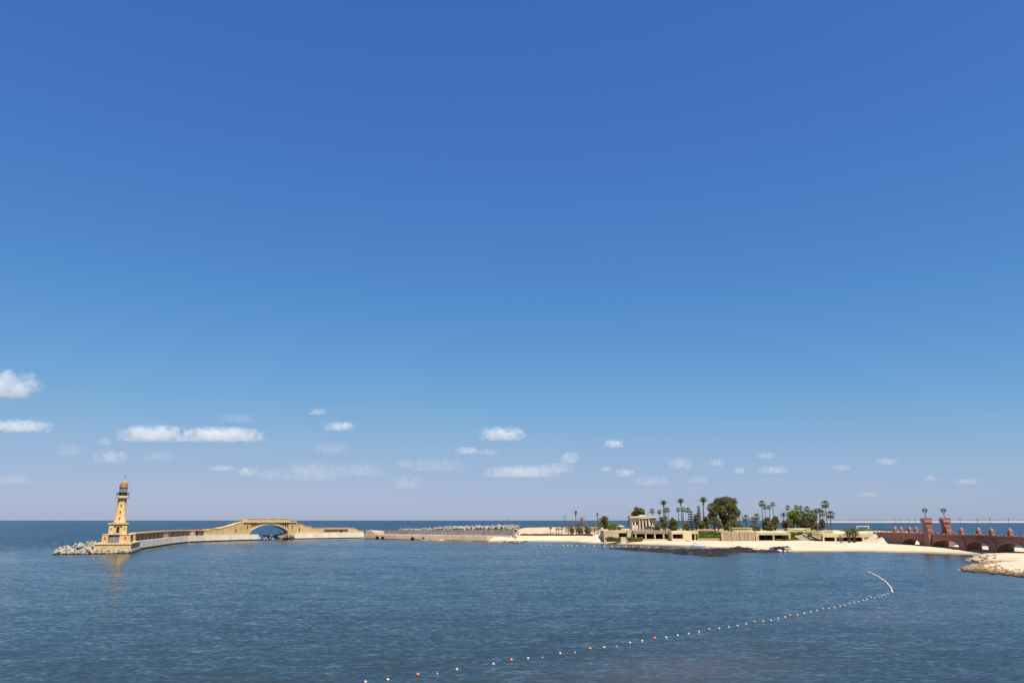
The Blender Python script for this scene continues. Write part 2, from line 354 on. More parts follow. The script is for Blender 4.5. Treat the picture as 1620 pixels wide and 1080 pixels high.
def land_h(X, Y):
    sdv = sdist(SHORE, X, Y) + 3.0 * vnoise(X, Y, 9.0, 3) + 1.2 * vnoise(X, Y, 3.0, 4)
    p = np.maximum(sdv, 0)
    b1 = 1.35 * (1 - np.exp(-p / 6.0)) + np.minimum(p, 60) * 0.008
    b2 = 2.5 * (1 - np.exp(-p / 4.0))
    wgt = sstep(32, 55, X)
    h = b2 * (1 - wgt) + b1 * wgt
    mound = 2.5 + 3.7 * np.clip((Y - 410) / 45, 0, 1)
    h = np.where(X < 60, np.maximum(h, mound * sstep(-7, 6, X) * (Y > 404) * sstep(0, 14, sdv)), h)
    pw = 3.0 + 8.0 * sstep(132, 142, X) * (1 - sstep(325, 335, Y))
    h = np.maximum(h, 5.45 * sstep(-1, 0.4, sdist(PLAT, X, Y) / pw) * sstep(0, 10, sdv))
    h = np.where(sdv < 0, np.maximum(sdv * 0.10, -3), h)
    return h + 0.16 * vnoise(X, Y, 5.0, 5) + 0.10 * vnoise(X, Y, 2.0, 6)
gx = np.arange(-96, 246, 1.5); gy = np.arange(84, 482, 1.5)
GXX, GYY = np.meshgrid(gx, gy); GZ = land_h(GXX, GYY)
nx_, ny_ = len(gx), len(gy)
me = bpy.data.meshes.new('land')
idx = np.arange(nx_ * ny_).reshape(ny_, nx_)
q = np.stack([idx[:-1, :-1], idx[:-1, 1:], idx[1:, 1:], idx[1:, :-1]], -1).reshape(-1, 4)
zq = GZ.ravel()[q].max(1); q = q[zq > -2.5]
me.from_pydata(np.stack([GXX.ravel(), GYY.ravel(), GZ.ravel()], -1).tolist(), [], q.tolist()); me.update()
me.polygons.foreach_set('use_smooth', [True] * len(me.polygons))
ca = me.color_attributes.new('cover', 'FLOAT_COLOR', 'POINT')
grass = np.maximum.reduce([((GXX > 3) & (GXX < 44)) * sstep(402, 404, GYY) * (1 - sstep(409, 411, GYY)) * sstep(3, 20, GXX),
                           ((GXX > 88) & (GXX < 138)) * sstep(332, 335, GYY) * (1 - sstep(352, 358, GYY)),
                           ((GXX > 60) & (GXX < 170)) * sstep(358, 364, GYY) * 0.7])
pink = sstep(414, 420, GYY) * (GXX < 60) * (GXX > -8)
cc = np.zeros((nx_ * ny_, 4), np.float32); cc[:, 0] = grass.ravel(); cc[:, 1] = pink.ravel(); cc[:, 3] = 1
ca.data.foreach_set('color', cc.ravel())
me.materials.append(MATS['sand'])
kind(link('ground', me), 'structure')
def gz(x, y): return float(land_h(np.array([float(x)]), np.array([float(y)]))[0])
# ---- far coast low on the right horizon
mb = MB(); Yc = G(1400, 826.4).y; prev = None; k = 0
for px in np.arange(1292, 1990, 6.0):
    X = G(px, 826.4).x; zt = 6.6 + 1.3 * mnoise.noise(Vector((px * 0.035, 3, 0))) + 0.5 * mnoise.noise(Vector((px * 0.3, 9, 0)))
    zt *= min(1, (px - 1285) / 70)
    row = [(X, Yc, -0.5), (X, Yc + 25, zt * 0.55), (X, Yc + 130, zt), (X, Yc + 900, zt + 0.3)]
    if prev is not None:
        n = len(mb.v); mb.add(prev + row, [(i, i + 4, i + 5, i + 1) for i in range(3)])
    prev = row
kind(mb.build('coast', 'far_coast'), 'structure')
# ---- clouds: lumpy vapour bodies at cumulus height
def cloud(px, py, wpx, hpx, dens, label, seed):
    bot = A(px, py + hpx * 0.5, 1000.0); tanel = (bot.z - EYE) / 1000.0
    Y = 900.0 / tanel
    s = A(px + 0.5, py, Y).x - A(px - 0.5, py, Y).x
    c = A(px, py, Y)
    r = random.Random(seed)
    bm = MB(); nu, nv = 40, 20; vs = []; fs = []
    for j in range(nv + 1):
        th = PI * j / nv
        for i in range(nu):
            a = 2 * PI * i / nu
            d = Vector((math.sin(th) * math.cos(a), math.sin(th) * math.sin(a), math.cos(th)))
            n1 = abs(mnoise.noise(d * 1.7 + Vector((seed * 3.1, 0, 0)))); n2 = abs(mnoise.noise(d * 4.0 + Vector((0, seed * 2.3, 0))))
            rr = 0.80 + 0.32 * n1 + 0.22 * n2
            p = d * rr / (abs(d.x) ** 3 + abs(d.y) ** 3 + abs(d.z) ** 3) ** .3333
            if p.z < -0.35: p.z = -0.35 + (p.z + 0.35) * 0.25
            vs.append((p.x, p.y, p.z))
    for j in range(nv):
        for i in range(nu):
            fs.append((j * nu + i, (j + 1) * nu + i, (j + 1) * nu + (i + 1) % nu, j * nu + (i + 1) % nu))
    o = bm.add(vs, fs).build('cloud', 'cloud_vapour', None, True)
    hw, hh = wpx * s * 0.56, hpx * s * 0.62
    o.scale = (hw, max(hh * 1.3, hw * 0.5), hh); o.location = c
    o.color = (dens * 90.0 / hh, max(1.0, hw / hh), 0, 1)
    tag(o, label, 'cloud', 'small clouds low over the sea')
CL = [(8, 614, 108, 50, 1.0, 'largest bright white cloud, cut by the left picture edge'),
      (28, 676, 105, 22, 0.6, 'long flat cloud at the left edge below the bright one'),
      (243, 689, 110, 30, 1.0, 'left half of the long white cloud pair above the pier'),
      (352, 690, 130, 26, 1.0, 'right half of the long white cloud pair above the pier'),
      (176, 724, 50, 24, 0.35, 'faint puff just left above the lighthouse'),
      (166, 699, 24, 14, 0.25, 'tiny faint puff left of the long white cloud pair'),
      (110, 712, 44, 22, 0.16, 'dim grey wisp left above the lighthouse'),
      (391, 747, 30, 16, 0.5, 'small bright puff low above the arch bridge'),
      (352, 741, 42, 10, 0.28, 'thin flat wisp left of the puff above the arch bridge'),
      (538, 676, 46, 17, 0.85, 'small white cloud high left of the centre'),
      (503, 652, 30, 13, 0.35, 'faint puff above the small white cloud left of centre'),
      (524, 710, 62, 24, 0.16, 'dim greyish cloud below the small white cloud left of centre'),
      (496, 749, 96, 34, 0.28, 'broad faint cloud low right of the arch bridge'),
      (375, 663, 60, 16, 0.12, 'very thin wisp over the right half of the long cloud pair'),
      (645, 765, 46, 24, 0.20, 'faint pinkish puff low left of the picture centre'),
      (795, 689, 76, 25, 1.0, 'brightest white cloud near the picture centre'),
      (739, 714, 38, 14, 0.55, 'small cloud left below the brightest central cloud'),
      (772, 716, 34, 12, 0.22, 'faint wisp right of the small cloud below the central cloud'),
      (826, 748, 125, 22, 0.38, 'long low cloud right below the brightest central cloud'),
      (900, 726, 34, 22, 0.45, 'upright puff at the right end of the long low cloud'),
      (971, 703, 32, 15, 0.75, 'small bright puff high above the villa, on its left'),
      (958, 742, 20, 10, 0.40, 'tiny puff low above the beach palms'),
      (988, 749, 34, 14, 0.5, 'small puff low above the villa'),
      (1076, 735, 38, 22, 0.42, 'ragged puff above the date palms'),
      (1134, 733, 24, 13, 0.35, 'small puff above the big dark tree'),
      (1170, 746, 20, 13, 0.35, 'tiny puff right above the big dark tree'),
      (1224, 744, 50, 14, 0.32, 'flat faint cloud above the four tall fan palms'),
      (1210, 721, 34, 11, 0.32, 'small upper wisp above the four tall fan palms'),
      (1332, 740, 30, 11, 0.32, 'small flat cloud right above the tallest fan palm'),
      (1403, 731, 36, 13, 0.36, 'small flat cloud high to the left of the bridge towers'),
      (1372, 782, 34, 11, 0.20, 'lowest faint cloud left of the bridge towers'),
      (1530, 762, 40, 12, 0.24, 'faint flat cloud above the right half of the red bridge'),
      (1472, 757, 24, 11, 0.24, 'tiny faint cloud straight above the bridge towers'),
      (20, 760, 60, 18, 0.18, 'faint low smear of cloud left of the lighthouse'),
      (250, 722, 60, 18, 0.14, 'dim smear right above the lighthouse under the long cloud pair'),
      (430, 752, 60, 20, 0.16, 'dim smear right of the puff above the arch bridge'),
      (570, 745, 90, 26, 0.16, 'wide dim smear above the stone causeway'),
      (690, 738, 90, 24, 0.15, 'wide dim smear left of the long low cloud'),
      (640, 735, 30, 14, 0.20, 'small pinkish tuft above the wide smear over the causeway'),
      (1030, 762, 60, 18, 0.20, 'low faint cloud straight above the villa palms'),
      (1105, 760, 40, 14, 0.20, 'low faint cloud left above the big dark tree'),
      (880, 741, 60, 18, 0.24, 'faint tail of cloud under the upright puff')]
for i, (px, py, wp, hp, dn, lb) in enumerate(CL): cloud(px, py, wp, hp, dn * (.52 if dn >= .8 else .60 if px < 960 else .52), lb, i + 1)
# ---- ship on the horizon
Ys = 8200.0; c = A(811, 822.8, Ys); t_ = thing('cargo_ship', 'hazy cargo ship far out on the horizon', 'ship', (c.x, Ys, 0))
MB().prism([(-52, -1), (52, -1), (61, 8), (-58, 8)], -9, 9).build('hull', 'ship_hull', t_)
br = box_part('bridge_house', 'ship_deck', t_, -50, -36, -8, 8, 8.02, 22)
MB().box(-45, -41, -2, 2, 22.02, 27).build('funnel', 'ship_hull', br)
for k in range(4): box_part('cargo_hatch', 'ship_deck', t_, -28 + k * 19, -13 + k * 19, -7, 7, 8.02, 11 + (k % 2) * 2)
MB().tube((50, 0, 8), (50, 0, 19), 0.5).build('mast', 'ship_hull', t_)
# ================================================================== LIGHTHOUSE
LR = math.radians(20)
corner = G(207.5, 875)
e1 = Vector((math.cos(LR), math.sin(LR), 0)); e2 = Vector((-math.sin(LR), math.cos(LR), 0))
def proj_x(p):
    q = Vector(p) - Vector((0, 0, EYE)); d = q.y * math.cos(PITCH) + q.z * math.sin(PITCH); return 810 + F_PX * q.x / d
def along(px, v, z):                  # distance left of the plinth's right corner where pixel column px is met
    lo, hi = -6.0, 24.0
    for _ in range(50):
        mid = (lo + hi) / 2
        if proj_x(corner - e1 * mid + e2 * v + Vector((0, 0, z))) > px: lo = mid
        else: hi = mid
    return lo
root = corner - e1 * along(186, 0, 3)
lh = thing('lighthouse', 'yellow stone lighthouse with copper dome at the end of the breakwater', 'lighthouse', (root.x, root.y, 0), LR)
def u_of(px, v, z): return along(186, 0, 3) - along(px, v, z)
u0, u1 = u_of(150, 0, 3), u_of(207.5, 0, 3)
pl = MB().hexa([(u0 - .3, -.3, -1.5), (u1 + .3, -.3, -1.5), (u1 + .3, 27, -1.5), (u0 - .3, 27, -1.5)], [(u0, 0, 2.75), (u1, 0, 2.75), (u1, 27, 2.75), (u0, 27, 2.75)]).build('plinth', 'yellow_plaster', lh)
MB().box(u0 - .22, u1 + .22, -.22, 27.2, 2.752, 3.15).build('coping', 'yellow_trim', pl)
MB().box(u0 - .36, u1 + .36, -.36, 27.4, -1.2, 0.35).build('tide_band', 'algae', pl)
MB().box(u0 - .33, u1 + .33, -.33, 27.35, 0.352, 1.05).build('skirt', 'quay_concrete', pl)
# lower block with the stairs
VB = 1.6
b0, b1 = u_of(160.5, VB, 4), u_of(206.5, VB, 4)
s0, s1 = u_of(171, VB, 4), u_of(188, VB, 4)
ucen = u_of(187.3, VB + 4, 9)
TH = 5.6
MB().box(b0, s0, VB, VB + 8.5, 3.152, TH, 0.12, 0.05).box(s1, b1, VB, VB + 8.5, 3.152, TH, 0.12, 0.05).box(s0, s1, VB + 3.6, VB + 8.5, 3.152, TH).build('base_block', 'yellow_plaster', lh)
st = MB()
for k in range(12):
    z0 = 3.152 + k * (TH - 3.152) / 12
    st.box(s0 + .03, s1 - .03, VB + k * .3, VB + 3.59, z0, z0 + (TH - 3.152) / 12 - .002)
st.build('stairs', 'step_stone', lh)
for px in (166, 198): box_part('loophole', 'opening_dark', lh, u_of(px, VB, 4.6) - .16, u_of(px, VB, 4.6) + .16, VB - .01, VB + .3, 4.1, 5.0)
for a_, b_ in ((b0 - .1, s0), (s1, b1 + .1)): box_part('coping', 'yellow_trim', lh, a_, b_, VB - .1, VB + 8.6, TH + .002, TH + .16)
# square tower base
VT = VB + 2.0
c0, c1 = u_of(171.3, VT, 7), u_of(201.2, VT, 7)
ucen = (c0 + c1) / 2; vc = VT + 3.0
MB().box(c0 + .25, c1 - .25, VT + .2, VT + 6.0, TH, 8.55, 0.1, 0.1).build('tower_base', 'yellow_plaster', lh)
for a_ in (c0 + .1, c1 - 1.5): box_part('corner_pier', 'yellow_trim', lh, a_, a_ + 1.4, VT, VT + .6, TH + .01, 8.4)
for a_ in (c0 + .8, c1 - .8): MB().tube((a_, VT - .25, 7.9), (a_, VT + .2, 7.9), .34, .34, 12).tube((a_, VT - .2, 7.3), (a_, VT + .1, 7.3), .12, .2, 8).build('bracket', 'yellow_trim', lh)
dr = box_part('door', 'opening_dark', lh, ucen - .42, ucen + .42, VT + .12, VT + .4, 6.35, 8.0)
MB().box(ucen - .56, ucen - .43, VT + .05, VT + .3, 6.3, 8.1).box(ucen + .43, ucen + .56, VT + .05, VT + .3, 6.3, 8.1).box(ucen - .56, ucen + .56, VT + .05, VT + .3, 8.102, 8.25).build('door_frame', 'yellow_trim', dr)
MB().box(c0 - .1, c1 + .1, VT - .15, VT + 6.3, 8.57, 8.85).box(c0 - .25, c1 + .25, VT - .3, VT + 6.45, 8.852, 9.2).build('cornice', 'yellow_trim', lh)
MB().lathe([(1.95, 9.2), (1.85, 9.5), (1.72, 9.6), (1.28, 16.2), (1.28, 16.7), (1.40, 16.8), (1.45, 16.94)], 32, (ucen, vc, 0)).build('shaft', 'yellow_plaster', lh, True)
MB().lathe([(1.84, 16.95), (1.88, 17.0), (1.88, 17.6), (1.82, 17.7)], 32, (ucen, vc, 0)).build('gallery', 'yellow_trim', lh)
for z in (10.6, 12.6, 14.6):
    r = 1.72 - (z - 9.6) / 6.4 * .42
    wn = MB().box(ucen - .17, ucen + .17, vc - r - .03, vc - r + .3, z - .28, z + .28).build('window', 'opening_dark', lh)
    MB().box(ucen - .25, ucen + .25, vc - r - .08, vc - r + .2, z + .282, z + .36).build('hood', 'yellow_trim', wn); MB().box(ucen - .25, ucen + .25, vc - r - .1, vc - r + .2, z - .37, z - .282).build('sill', 'yellow_trim', wn)
rl = MB()
for k in range(20):
    a = 2 * PI * k / 20; x, y = ucen + 1.78 * math.cos(a), vc + 1.78 * math.sin(a)
    a2 = 2 * PI * (k + 1) / 20; x2, y2 = ucen + 1.78 * math.cos(a2), vc + 1.78 * math.sin(a2)
    rl.tube((x, y, 17.7), (x, y, 18.75), .035, n=5)
    for z in (18.2, 18.75): rl.tube((x, y, z), (x2, y2, z), .03, n=5)
rl.build('railing', 'dark_metal', lh)
MB().lathe([(1.22, 17.702), (1.22, 18.7), (1.28, 18.75), (1.28, 18.82)], 24, (ucen, vc, 0)).build('lantern_base', 'dark_metal', lh)
gl = MB().lathe([(1.12, 18.822), (1.12, 20.3)], 16, (ucen, vc, 0)).build('lantern_room', 'lantern_glass', lh)
fr = MB()
for k in range(10):
    a = 2 * PI * k / 10; fr.tube((ucen + 1.16 * math.cos(a), vc + 1.16 * math.sin(a), 18.82), (ucen + 1.16 * math.cos(a), vc + 1.16 * math.sin(a), 20.3), .045, n=5)
fr.build('mullion', 'white_metal', gl)
MB().tube((ucen, vc, 18.9), (ucen, vc, 20.0), .35, .25, 10).build('lamp', 'white_metal', gl)
dm = MB().lathe([(1.34, 20.302), (1.36, 20.45), (1.24, 20.55), (1.24, 21.1), (1.12, 21.5), (.85, 21.85), (.5, 22.05), (.25, 22.12)], 28, (ucen, vc, 0)).build('dome', 'copper_dome', lh, True)
MB().lathe([(.3, 22.1), (.34, 22.25), (.2, 22.5), (.1, 22.7)], 14, (ucen, vc, 0)).build('finial', 'yellow_trim', dm)
MB().tube((ucen, vc, 22.6), (ucen, vc, 24.4), .07, .05).build('antenna', 'dark_metal', dm)
MB().tube((ucen, vc, 24.4), (ucen, vc, 25.4), .09, .07).build('antenna_tip', 'white_metal', dm)
# ================================================================== PIER
PIER = [(217.8, 870), (243.5, 865.7), (273.4, 861), (297.8, 858.2), (325, 856.9), (355, 855.9), (386, 855), (414.7, 854.2), (445, 853.3), (470, 852.6), (520, 851.7), (576.5, 850.9)]
PW = [(px, G(px, y)) for px, y in PIER]
def pierpt(px):
    for (a, pa), (b_, pb) in zip(PW[:-1], PW[1:]):
        if px <= b_ or b_ == PW[-1][0]:
            q = (px - a) / (b_ - a); return pa.lerp(pb, q), (pb - pa).normalized()
def offs(px, o, z):
    p0, _ = pierpt(px - 4 if px > 222 else px); p1, _ = pierpt(px + 4 if px < 572 else px)
    d = (p1 - p0).normalized(); n = Vector((-d.y, d.x, 0)); p, _ = pierpt(px)
    return Vector((p.x + n.x * o, p.y + n.y * o, z))
def loft(pxs, sect, mb=None):         # sect(px) -> list of (offset, z), closed section
    mb = mb or MB(); rows = [[offs(px, o, z) for o, z in sect(px)] for px in pxs]
    m_ = len(rows[0]); vs = [p for r in rows for p in r]; fs = []
    for i in range(len(rows) - 1):
        for k in range(m_): fs.append((i * m_ + k, (i + 1) * m_ + k, (i + 1) * m_ + (k + 1) % m_, i * m_ + (k + 1) % m_))
    fs.append(tuple(range(m_))); fs.append(tuple((len(rows) - 1) * m_ + k for k in range(m_ - 1, -1, -1)))
    return mb.add(vs, fs)
def zat(px, y, o=1.5): return A(px, y, offs(px, o, 0).y).z
def span(a, b_, n): return [a + (b_ - a) * k / n for k in range(n + 1)]
QZ = 3.0
pr = thing('breakwater_pier', 'pale concrete quay with yellow panelled wall from lighthouse to arch bridge', 'pier')
quay = [(0, -1.5), (0.12, 0.55), (0.55, QZ), (9.5, QZ), (10, -1.5)]
q1 = loft(span(218.2, 409, 44), lambda p: quay).build('quay', 'quay_concrete', pr)
loft([409.02, 411, 414.5], lambda p: [(o + (0.4 if o < 5 else -.4) * (p - 409) / 4, z if z < 1 else z - (p - 409.02) * .42) for o, z in quay], MB()).build('quay_nose', 'quay_concrete', pr)
loft(span(218.2, 414, 44), lambda p: [(-.08, -1.2), (-.04, 0.62), (1, 0.62), (1, -1.2)]).build('tide_band', 'algae', q1)
# panelled wall: recessed panels under an overhanging coping, between piers
def zt1(px): return np.interp(px, [215, 265, 327, 345], [zat(218, 842.5), zat(265, 839.0), zat(325, 837.4), zat(345, 837.0)])
loft(span(218.5, 333, 24), lambda p: [(2.3, QZ), (2.3, zt1(p) - .45), (3.3, zt1(p) - .45), (3.3, QZ)]).build('wall_panel', 'brown_panel', pr)  # brown colour adds painted shade under the coping to the yellow wall
loft(span(218.5, 333, 24), lambda p: [(1.35, zt1(p) - .449), (1.35, zt1(p)), (3.5, zt1(p)), (3.5, zt1(p) - .449)]).build('coping', 'yellow_trim', pr)
for a_, b_ in ((218.6, 219.6), (263.5, 271), (305, 312), (326, 333)): loft(span(a_, b_, 2), lambda p: [(1.4, QZ), (1.5, zt1(p) - .46), (2.28, zt1(p) - .46), (2.28, QZ)]).build('wall_pier', 'yellow_plaster', pr)
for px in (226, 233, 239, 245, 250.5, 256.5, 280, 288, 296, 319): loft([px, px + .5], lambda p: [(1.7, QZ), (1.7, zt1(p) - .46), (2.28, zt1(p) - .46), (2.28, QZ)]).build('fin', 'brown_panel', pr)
bx = offs(315, 1.39, 0); ln_ = offs(316.2, 1.39, 0)
loft([315, 316.3], lambda p: [(2.0, QZ + .02), (2.0, QZ + 1.9), (2.31, QZ + 1.9), (2.31, QZ + .02)]).build('doorway', 'opening_dark', pr)
TOPL = ([333.02, 353, 354, 369.5, 370.5, 386], [837.0, 835.3, 834.3, 831.2, 829.6, 825.6])
def ztl(px): return zat(px, float(np.interp(px, *TOPL)))
loft(span(333.02, 386.2, 30), lambda p: [(1.4, QZ), (1.45, ztl(p)), (6.0, ztl(p)), (6.0, QZ)]).build('stair_wall', 'yellow_plaster', pr)
loft(span(333.02, 386.2, 30), lambda p: [(1.3, ztl(p) + .002), (1.3, ztl(p) + .22), (2.2, ztl(p) + .22), (2.2, ztl(p) + .002)]).build('stair_coping', 'yellow_trim', pr)
def slit(px, y0, y1, wpx, o, parent, name='slit_window'):
    z0, z1 = zat(px, y1), zat(px, y0)
    wn = loft([px - wpx / 2, px + wpx / 2], lambda p: [(o - .02, z0), (o - .02, z1), (o + .4, z1), (o + .4, z0)]).build(name, 'opening_dark', parent)
    loft([px - wpx / 2 - .4, px + wpx / 2 + .4], lambda p: [(o - .08, z1 + .002), (o - .08, z1 + .15), (o + .3, z1 + .15), (o + .3, z1 + .002)]).build('lintel', 'yellow_trim', wn)
slit(375, 836.2, 842, 1.8, 1.42, pr)
def railing(pxs, zf, o, parent, h=1.0):
    r_ = MB(); P = [offs(p, o, zf(p)) for p in pxs]
    for a_ in P: r_.tube(a_, a_ + Vector((0, 0, h)), .05, n=4)
    for hh in (h, h * .55): r_.path([a_ + Vector((0, 0, hh)) for a_ in P], .045, 4)
    r_.build('railing', 'rust_rail', parent)
railing(span(222, 386, 60), lambda p: (zt1(p) if p < 333 else ztl(p) + .2), 3.2, pr, .8)
# ---- arch bridge
ab = thing('arch_bridge', 'yellow open-spandrel arch bridge joining the two halves of the breakwater', 'bridge')
O0 = 0.9; O1 = 4.6
ZD = zat(427, 826.2); ZP = zat(427, 820.5)
def abut(p0, p1, nm, ytop):
    b_ = loft(span(p0, p1, 3), lambda p: [(O0, 0), (O0 + .1, ZD), (O1, ZD), (O1, 0)]).build(nm, 'yellow_plaster', ab)
    return b_
b1_ = abut(386.22, 397, 'abutment', 825); b2_ = abut(457, 468.2, 'abutment', 825)
slit(391.7, 830.8, 836.5, 1.5, O0 + .05, b1_); slit(463.2, 830.5, 835.5, 1.5, O0 + .05, b2_)
loft(span(385.6, 468.8, 16), lambda p: [(O0 - .35, ZD + .002), (O0 - .35, ZD + .62), (O1 + .35, ZD + .62), (O1 + .35, ZD + .002)]).build('deck', 'yellow_trim', ab)
for o in (O0 - .1, O1 - .3):
    loft(span(391, 458, 14), lambda p: [(o, ZD + .622), (o, ZP), (o + .4, ZP), (o + .4, ZD + .622)]).build('parapet', 'yellow_plaster', ab)
    loft(span(390.6, 458.4, 14), lambda p: [(o - .1, ZP + .002), (o - .1, ZP + .2), (o + .5, ZP + .2), (o + .5, ZP + .002)]).build('parapet_coping', 'yellow_trim', ab)
for px in (391.3, 408, 424, 441, 457.7): loft([px - .6, px + .6], lambda p: [(O0 - .2, ZD + .622), (O0 - .2, ZP + .34), (O0 + .4, ZP + .34), (O0 + .4, ZD + .622)]).build('parapet_post', 'yellow_trim', ab)
zs, zc = zat(397, 840.8), zat(427, 829.6)
def zarch(px):
    q_ = (px - 427) / 30.0; return zc + (zs - zc) * abs(q_) ** 2.1
def rib(o0, o1):
    pts = span(397.02, 456.98, 28)
    return loft(pts, lambda p: [(o0, zarch(p)), (o0, zarch(p) + .85), (o1, zarch(p) + .85), (o1, zarch(p))])
for o in (O0 + .05, O1 - 1.0): rib(o, o + .9).build('arch', 'yellow_trim', ab)
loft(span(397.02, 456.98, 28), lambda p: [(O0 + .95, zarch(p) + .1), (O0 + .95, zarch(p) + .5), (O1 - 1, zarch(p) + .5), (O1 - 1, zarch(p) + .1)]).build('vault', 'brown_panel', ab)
for px in (399.6, 403.2, 407.0, 411.0, 443.0, 447.0, 450.8, 454.4):
    for o in (O0 + .2, O1 - .85):
        if zarch(px) + .84 < ZD - .1: loft([px - .42, px + .42], lambda p: [(o, zarch(p) + .84), (o, ZD), (o + .6, ZD), (o + .6, zarch(p) + .84)]).build('spandrel_column', 'yellow_trim', ab)
# ---- quay on the right of the arch
qr = thing('breakwater_quay', 'pale concrete quay with stepped yellow wall right of the arch bridge', 'pier')
q2 = loft(span(466, 576.3, 20), lambda p: quay).build('quay', 'quay_concrete', qr)
loft(span(466, 576.2, 20), lambda p: [(-.08, -1.2), (-.04, 0.55), (1, 0.55), (1, -1.2)]).build('tide_band', 'algae', q2)
TOPR = ([468.22, 472, 479, 483, 493, 495.5, 560.7, 569, 576.3], [824.8, 828.3, 829.2, 832.2, 833.1, 834.9, 834.9, 839.3, 839.5])
def ztr(px): return zat(px, float(np.interp(px, *TOPR)))
pxs = sorted(set(span(468.22, 576.2, 30) + TOPR[0][1:-1]))
loft(pxs, lambda p: [(1.4, QZ - .05), (1.45, ztr(p)), (6, ztr(p)), (6, QZ - .05)]).build('stepped_wall', 'yellow_plaster', qr)
loft(pxs, lambda p: [(1.3, ztr(p) + .002), (1.3, ztr(p) + .2), (2.2, ztr(p) + .2), (2.2, ztr(p) + .002)]).build('wall_coping', 'yellow_trim', qr)
zsh = zat(530, 836.6)
loft(span(513.5, 551, 8), lambda p: [(.55, zsh), (.55, zsh + .25), (1.38, zsh + .25), (1.38, zsh)]).build('canopy', 'yellow_trim', qr)
slit(474.7, 834.6, 840, 1.6, 1.42, qr); slit(520, 838.6, 842.2, 1.2, 1.42, qr); slit(540, 838.4, 843, 2.2, 1.42, qr, 'doorway')
# ---- tetrapods
def tetra_mesh(nm):
    mb = MB(); dirs = [Vector((0, 0, 1)), Vector((.943, 0, -.333)), Vector((-.471, .816, -.333)), Vector((-.471, -.816, -.333))]
    for d in dirs: mb.tube(d * -.1, d * 1.0, .46, .30, 8)
    return mb.mesh(nm, 'tetra_concrete')
TM = tetra_mesh('tetrapod')
def tetra(p, s, label, group, seed):
    r = random.Random(seed); o = link('tetrapod', TM); o.location = p; o.scale = (s, s, s)
    o.rotation_euler = (r.uniform(0, 6.3), r.uniform(0, 6.3), r.uniform(0, 6.3))
    return tag(o, label, 'tetrapod', group)
k = 0
for row, (v, z, a_, b_, n) in enumerate(((-1.6, .35, 89, 205, 26), (1.2, .7, 92, 150, 12), (4.2, .9, 97, 151, 11), (7.5, 1.0, 104, 150, 9), (2.6, 2.0, 121, 150, 6), (5.5, 2.3, 128, 149, 5))):
    for px in span(a_, b_, n - 1):
        px += rng.uniform(-1, 1); u = u_of(px, v, z); p = lh.matrix_basis @ Vector((u, v + rng.uniform(-.4, .4), z + rng.uniform(-.15, .25)))
        tetra(p, rng.uniform(1.15, 1.5) * (.75 if px > 150 else 1), 'pale concrete tetrapod in the heap round the foot of the lighthouse', 'tetrapods round the lighthouse', k); k += 1
for i, (px, y) in enumerate([(426, 851.5), (430, 849.5), (433, 847), (436, 848), (438, 850), (441, 852), (428, 852), (434, 852.5), (444, 851), (430, 852.6), (432, 852), (436, 852.2), (439, 852.8), (434, 850), (437, 849)]):
    p = offs(px, 4.2 + (i % 3) * 1.2, zat(px, y, 5)); p.z = min(max(p.z, .2), 1.7)
    tetra(p, 1.25, 'weathered tetrapod lying in the gap under the arch bridge', 'tetrapods under the arch bridge', 100 + i)
# rocky abutment foot right of the arch
def rock_mesh(nm, seed, material):
    mb = MB(); vs = []; fs = []; nu, nv = 8, 5
    for j in range(nv + 1):
        th = PI * j / nv
        for i in range(nu):
            a = 2 * PI * i / nu; d = Vector((math.sin(th) * math.cos(a), math.sin(th) * math.sin(a), math.cos(th) * .75))
            vs.append(d * (1 + .55 * mnoise.noise(d * 1.6 + Vector((seed * 5.1, 1, 2)))))
    for j in range(nv):
        for i in range(nu): fs.append((j * nu + i, (j + 1) * nu + i, (j + 1) * nu + (i + 1) % nu, j * nu + (i + 1) % nu))
    return mb.add(vs, fs).mesh(nm, material)
mat('foot_rock', (0.36, 0.29, 0.22), (0.20, 0.15, 0.11), 0.6, 0.95, 0.8, weed=True)
RK = [rock_mesh('rock', s, 'foot_rock') for s in range(4)]
for i, (px, o, z, s) in enumerate([(447, 1.5, 1.2, 2.4), (452, 1.2, 1.6, 2.6), (457, 1.0, 1.5, 2.5), (462, .8, 1.5, 2.3), (449, 5, 1.6, 2.8), (456, 5, 2.0, 2.9), (460, 2.5, .8, 2.2), (445, .6, .3, 1.4)]):
    o_ = link('boulder', RK[i % 4]); o_.location = offs(px, o, z); o_.scale = (s * .72, s * .72, s * .62); o_.rotation_euler = (0, 0, i * 1.3)
    tag(o_, 'rough boulder at the right foot of the arch bridge', 'boulder', 'boulders at the right foot of the arch bridge')
# ================================================================== OLD CAUSEWAY AND SEA WALL
CW = [(577, 851.6), (592, 852.0), (625, 853.0), (671, 854.0), (710, 854.8), (745, 855.5), (770, 856.0)]
CWP = [(px, G(px, y)) for px, y in CW]
def cpt(px, o, z):
    for (a, pa), (b_, pb) in zip(CWP[:-1], CWP[1:]):
        if px <= b_ or b_ == CWP[-1][0]:
            q_ = (px - a) / (b_ - a); p = pa.lerp(pb, q_); break
    d = (CWP[-1][1] - CWP[0][1]).normalized(); n = Vector((-d.y, d.x, 0))
    return Vector((p.x + n.x * o, p.y + n.y * o, z))
def cloft(pxs, sect):
    mb = MB(); rows = [[cpt(px, o, z) for o, z in sect(px)] for px in pxs]; m_ = len(rows[0]); fs = []
    for i in range(len(rows) - 1):
        for k in range(m_): fs.append((i * m_ + k, (i + 1) * m_ + k, (i + 1) * m_ + (k + 1) % m_, i * m_ + (k + 1) % m_))
    fs.append(tuple(range(m_))); fs.append(tuple((len(rows) - 1) * m_ + k for k in range(m_ - 1, -1, -1)))
    return mb.add([p for r in rows for p in r], fs)
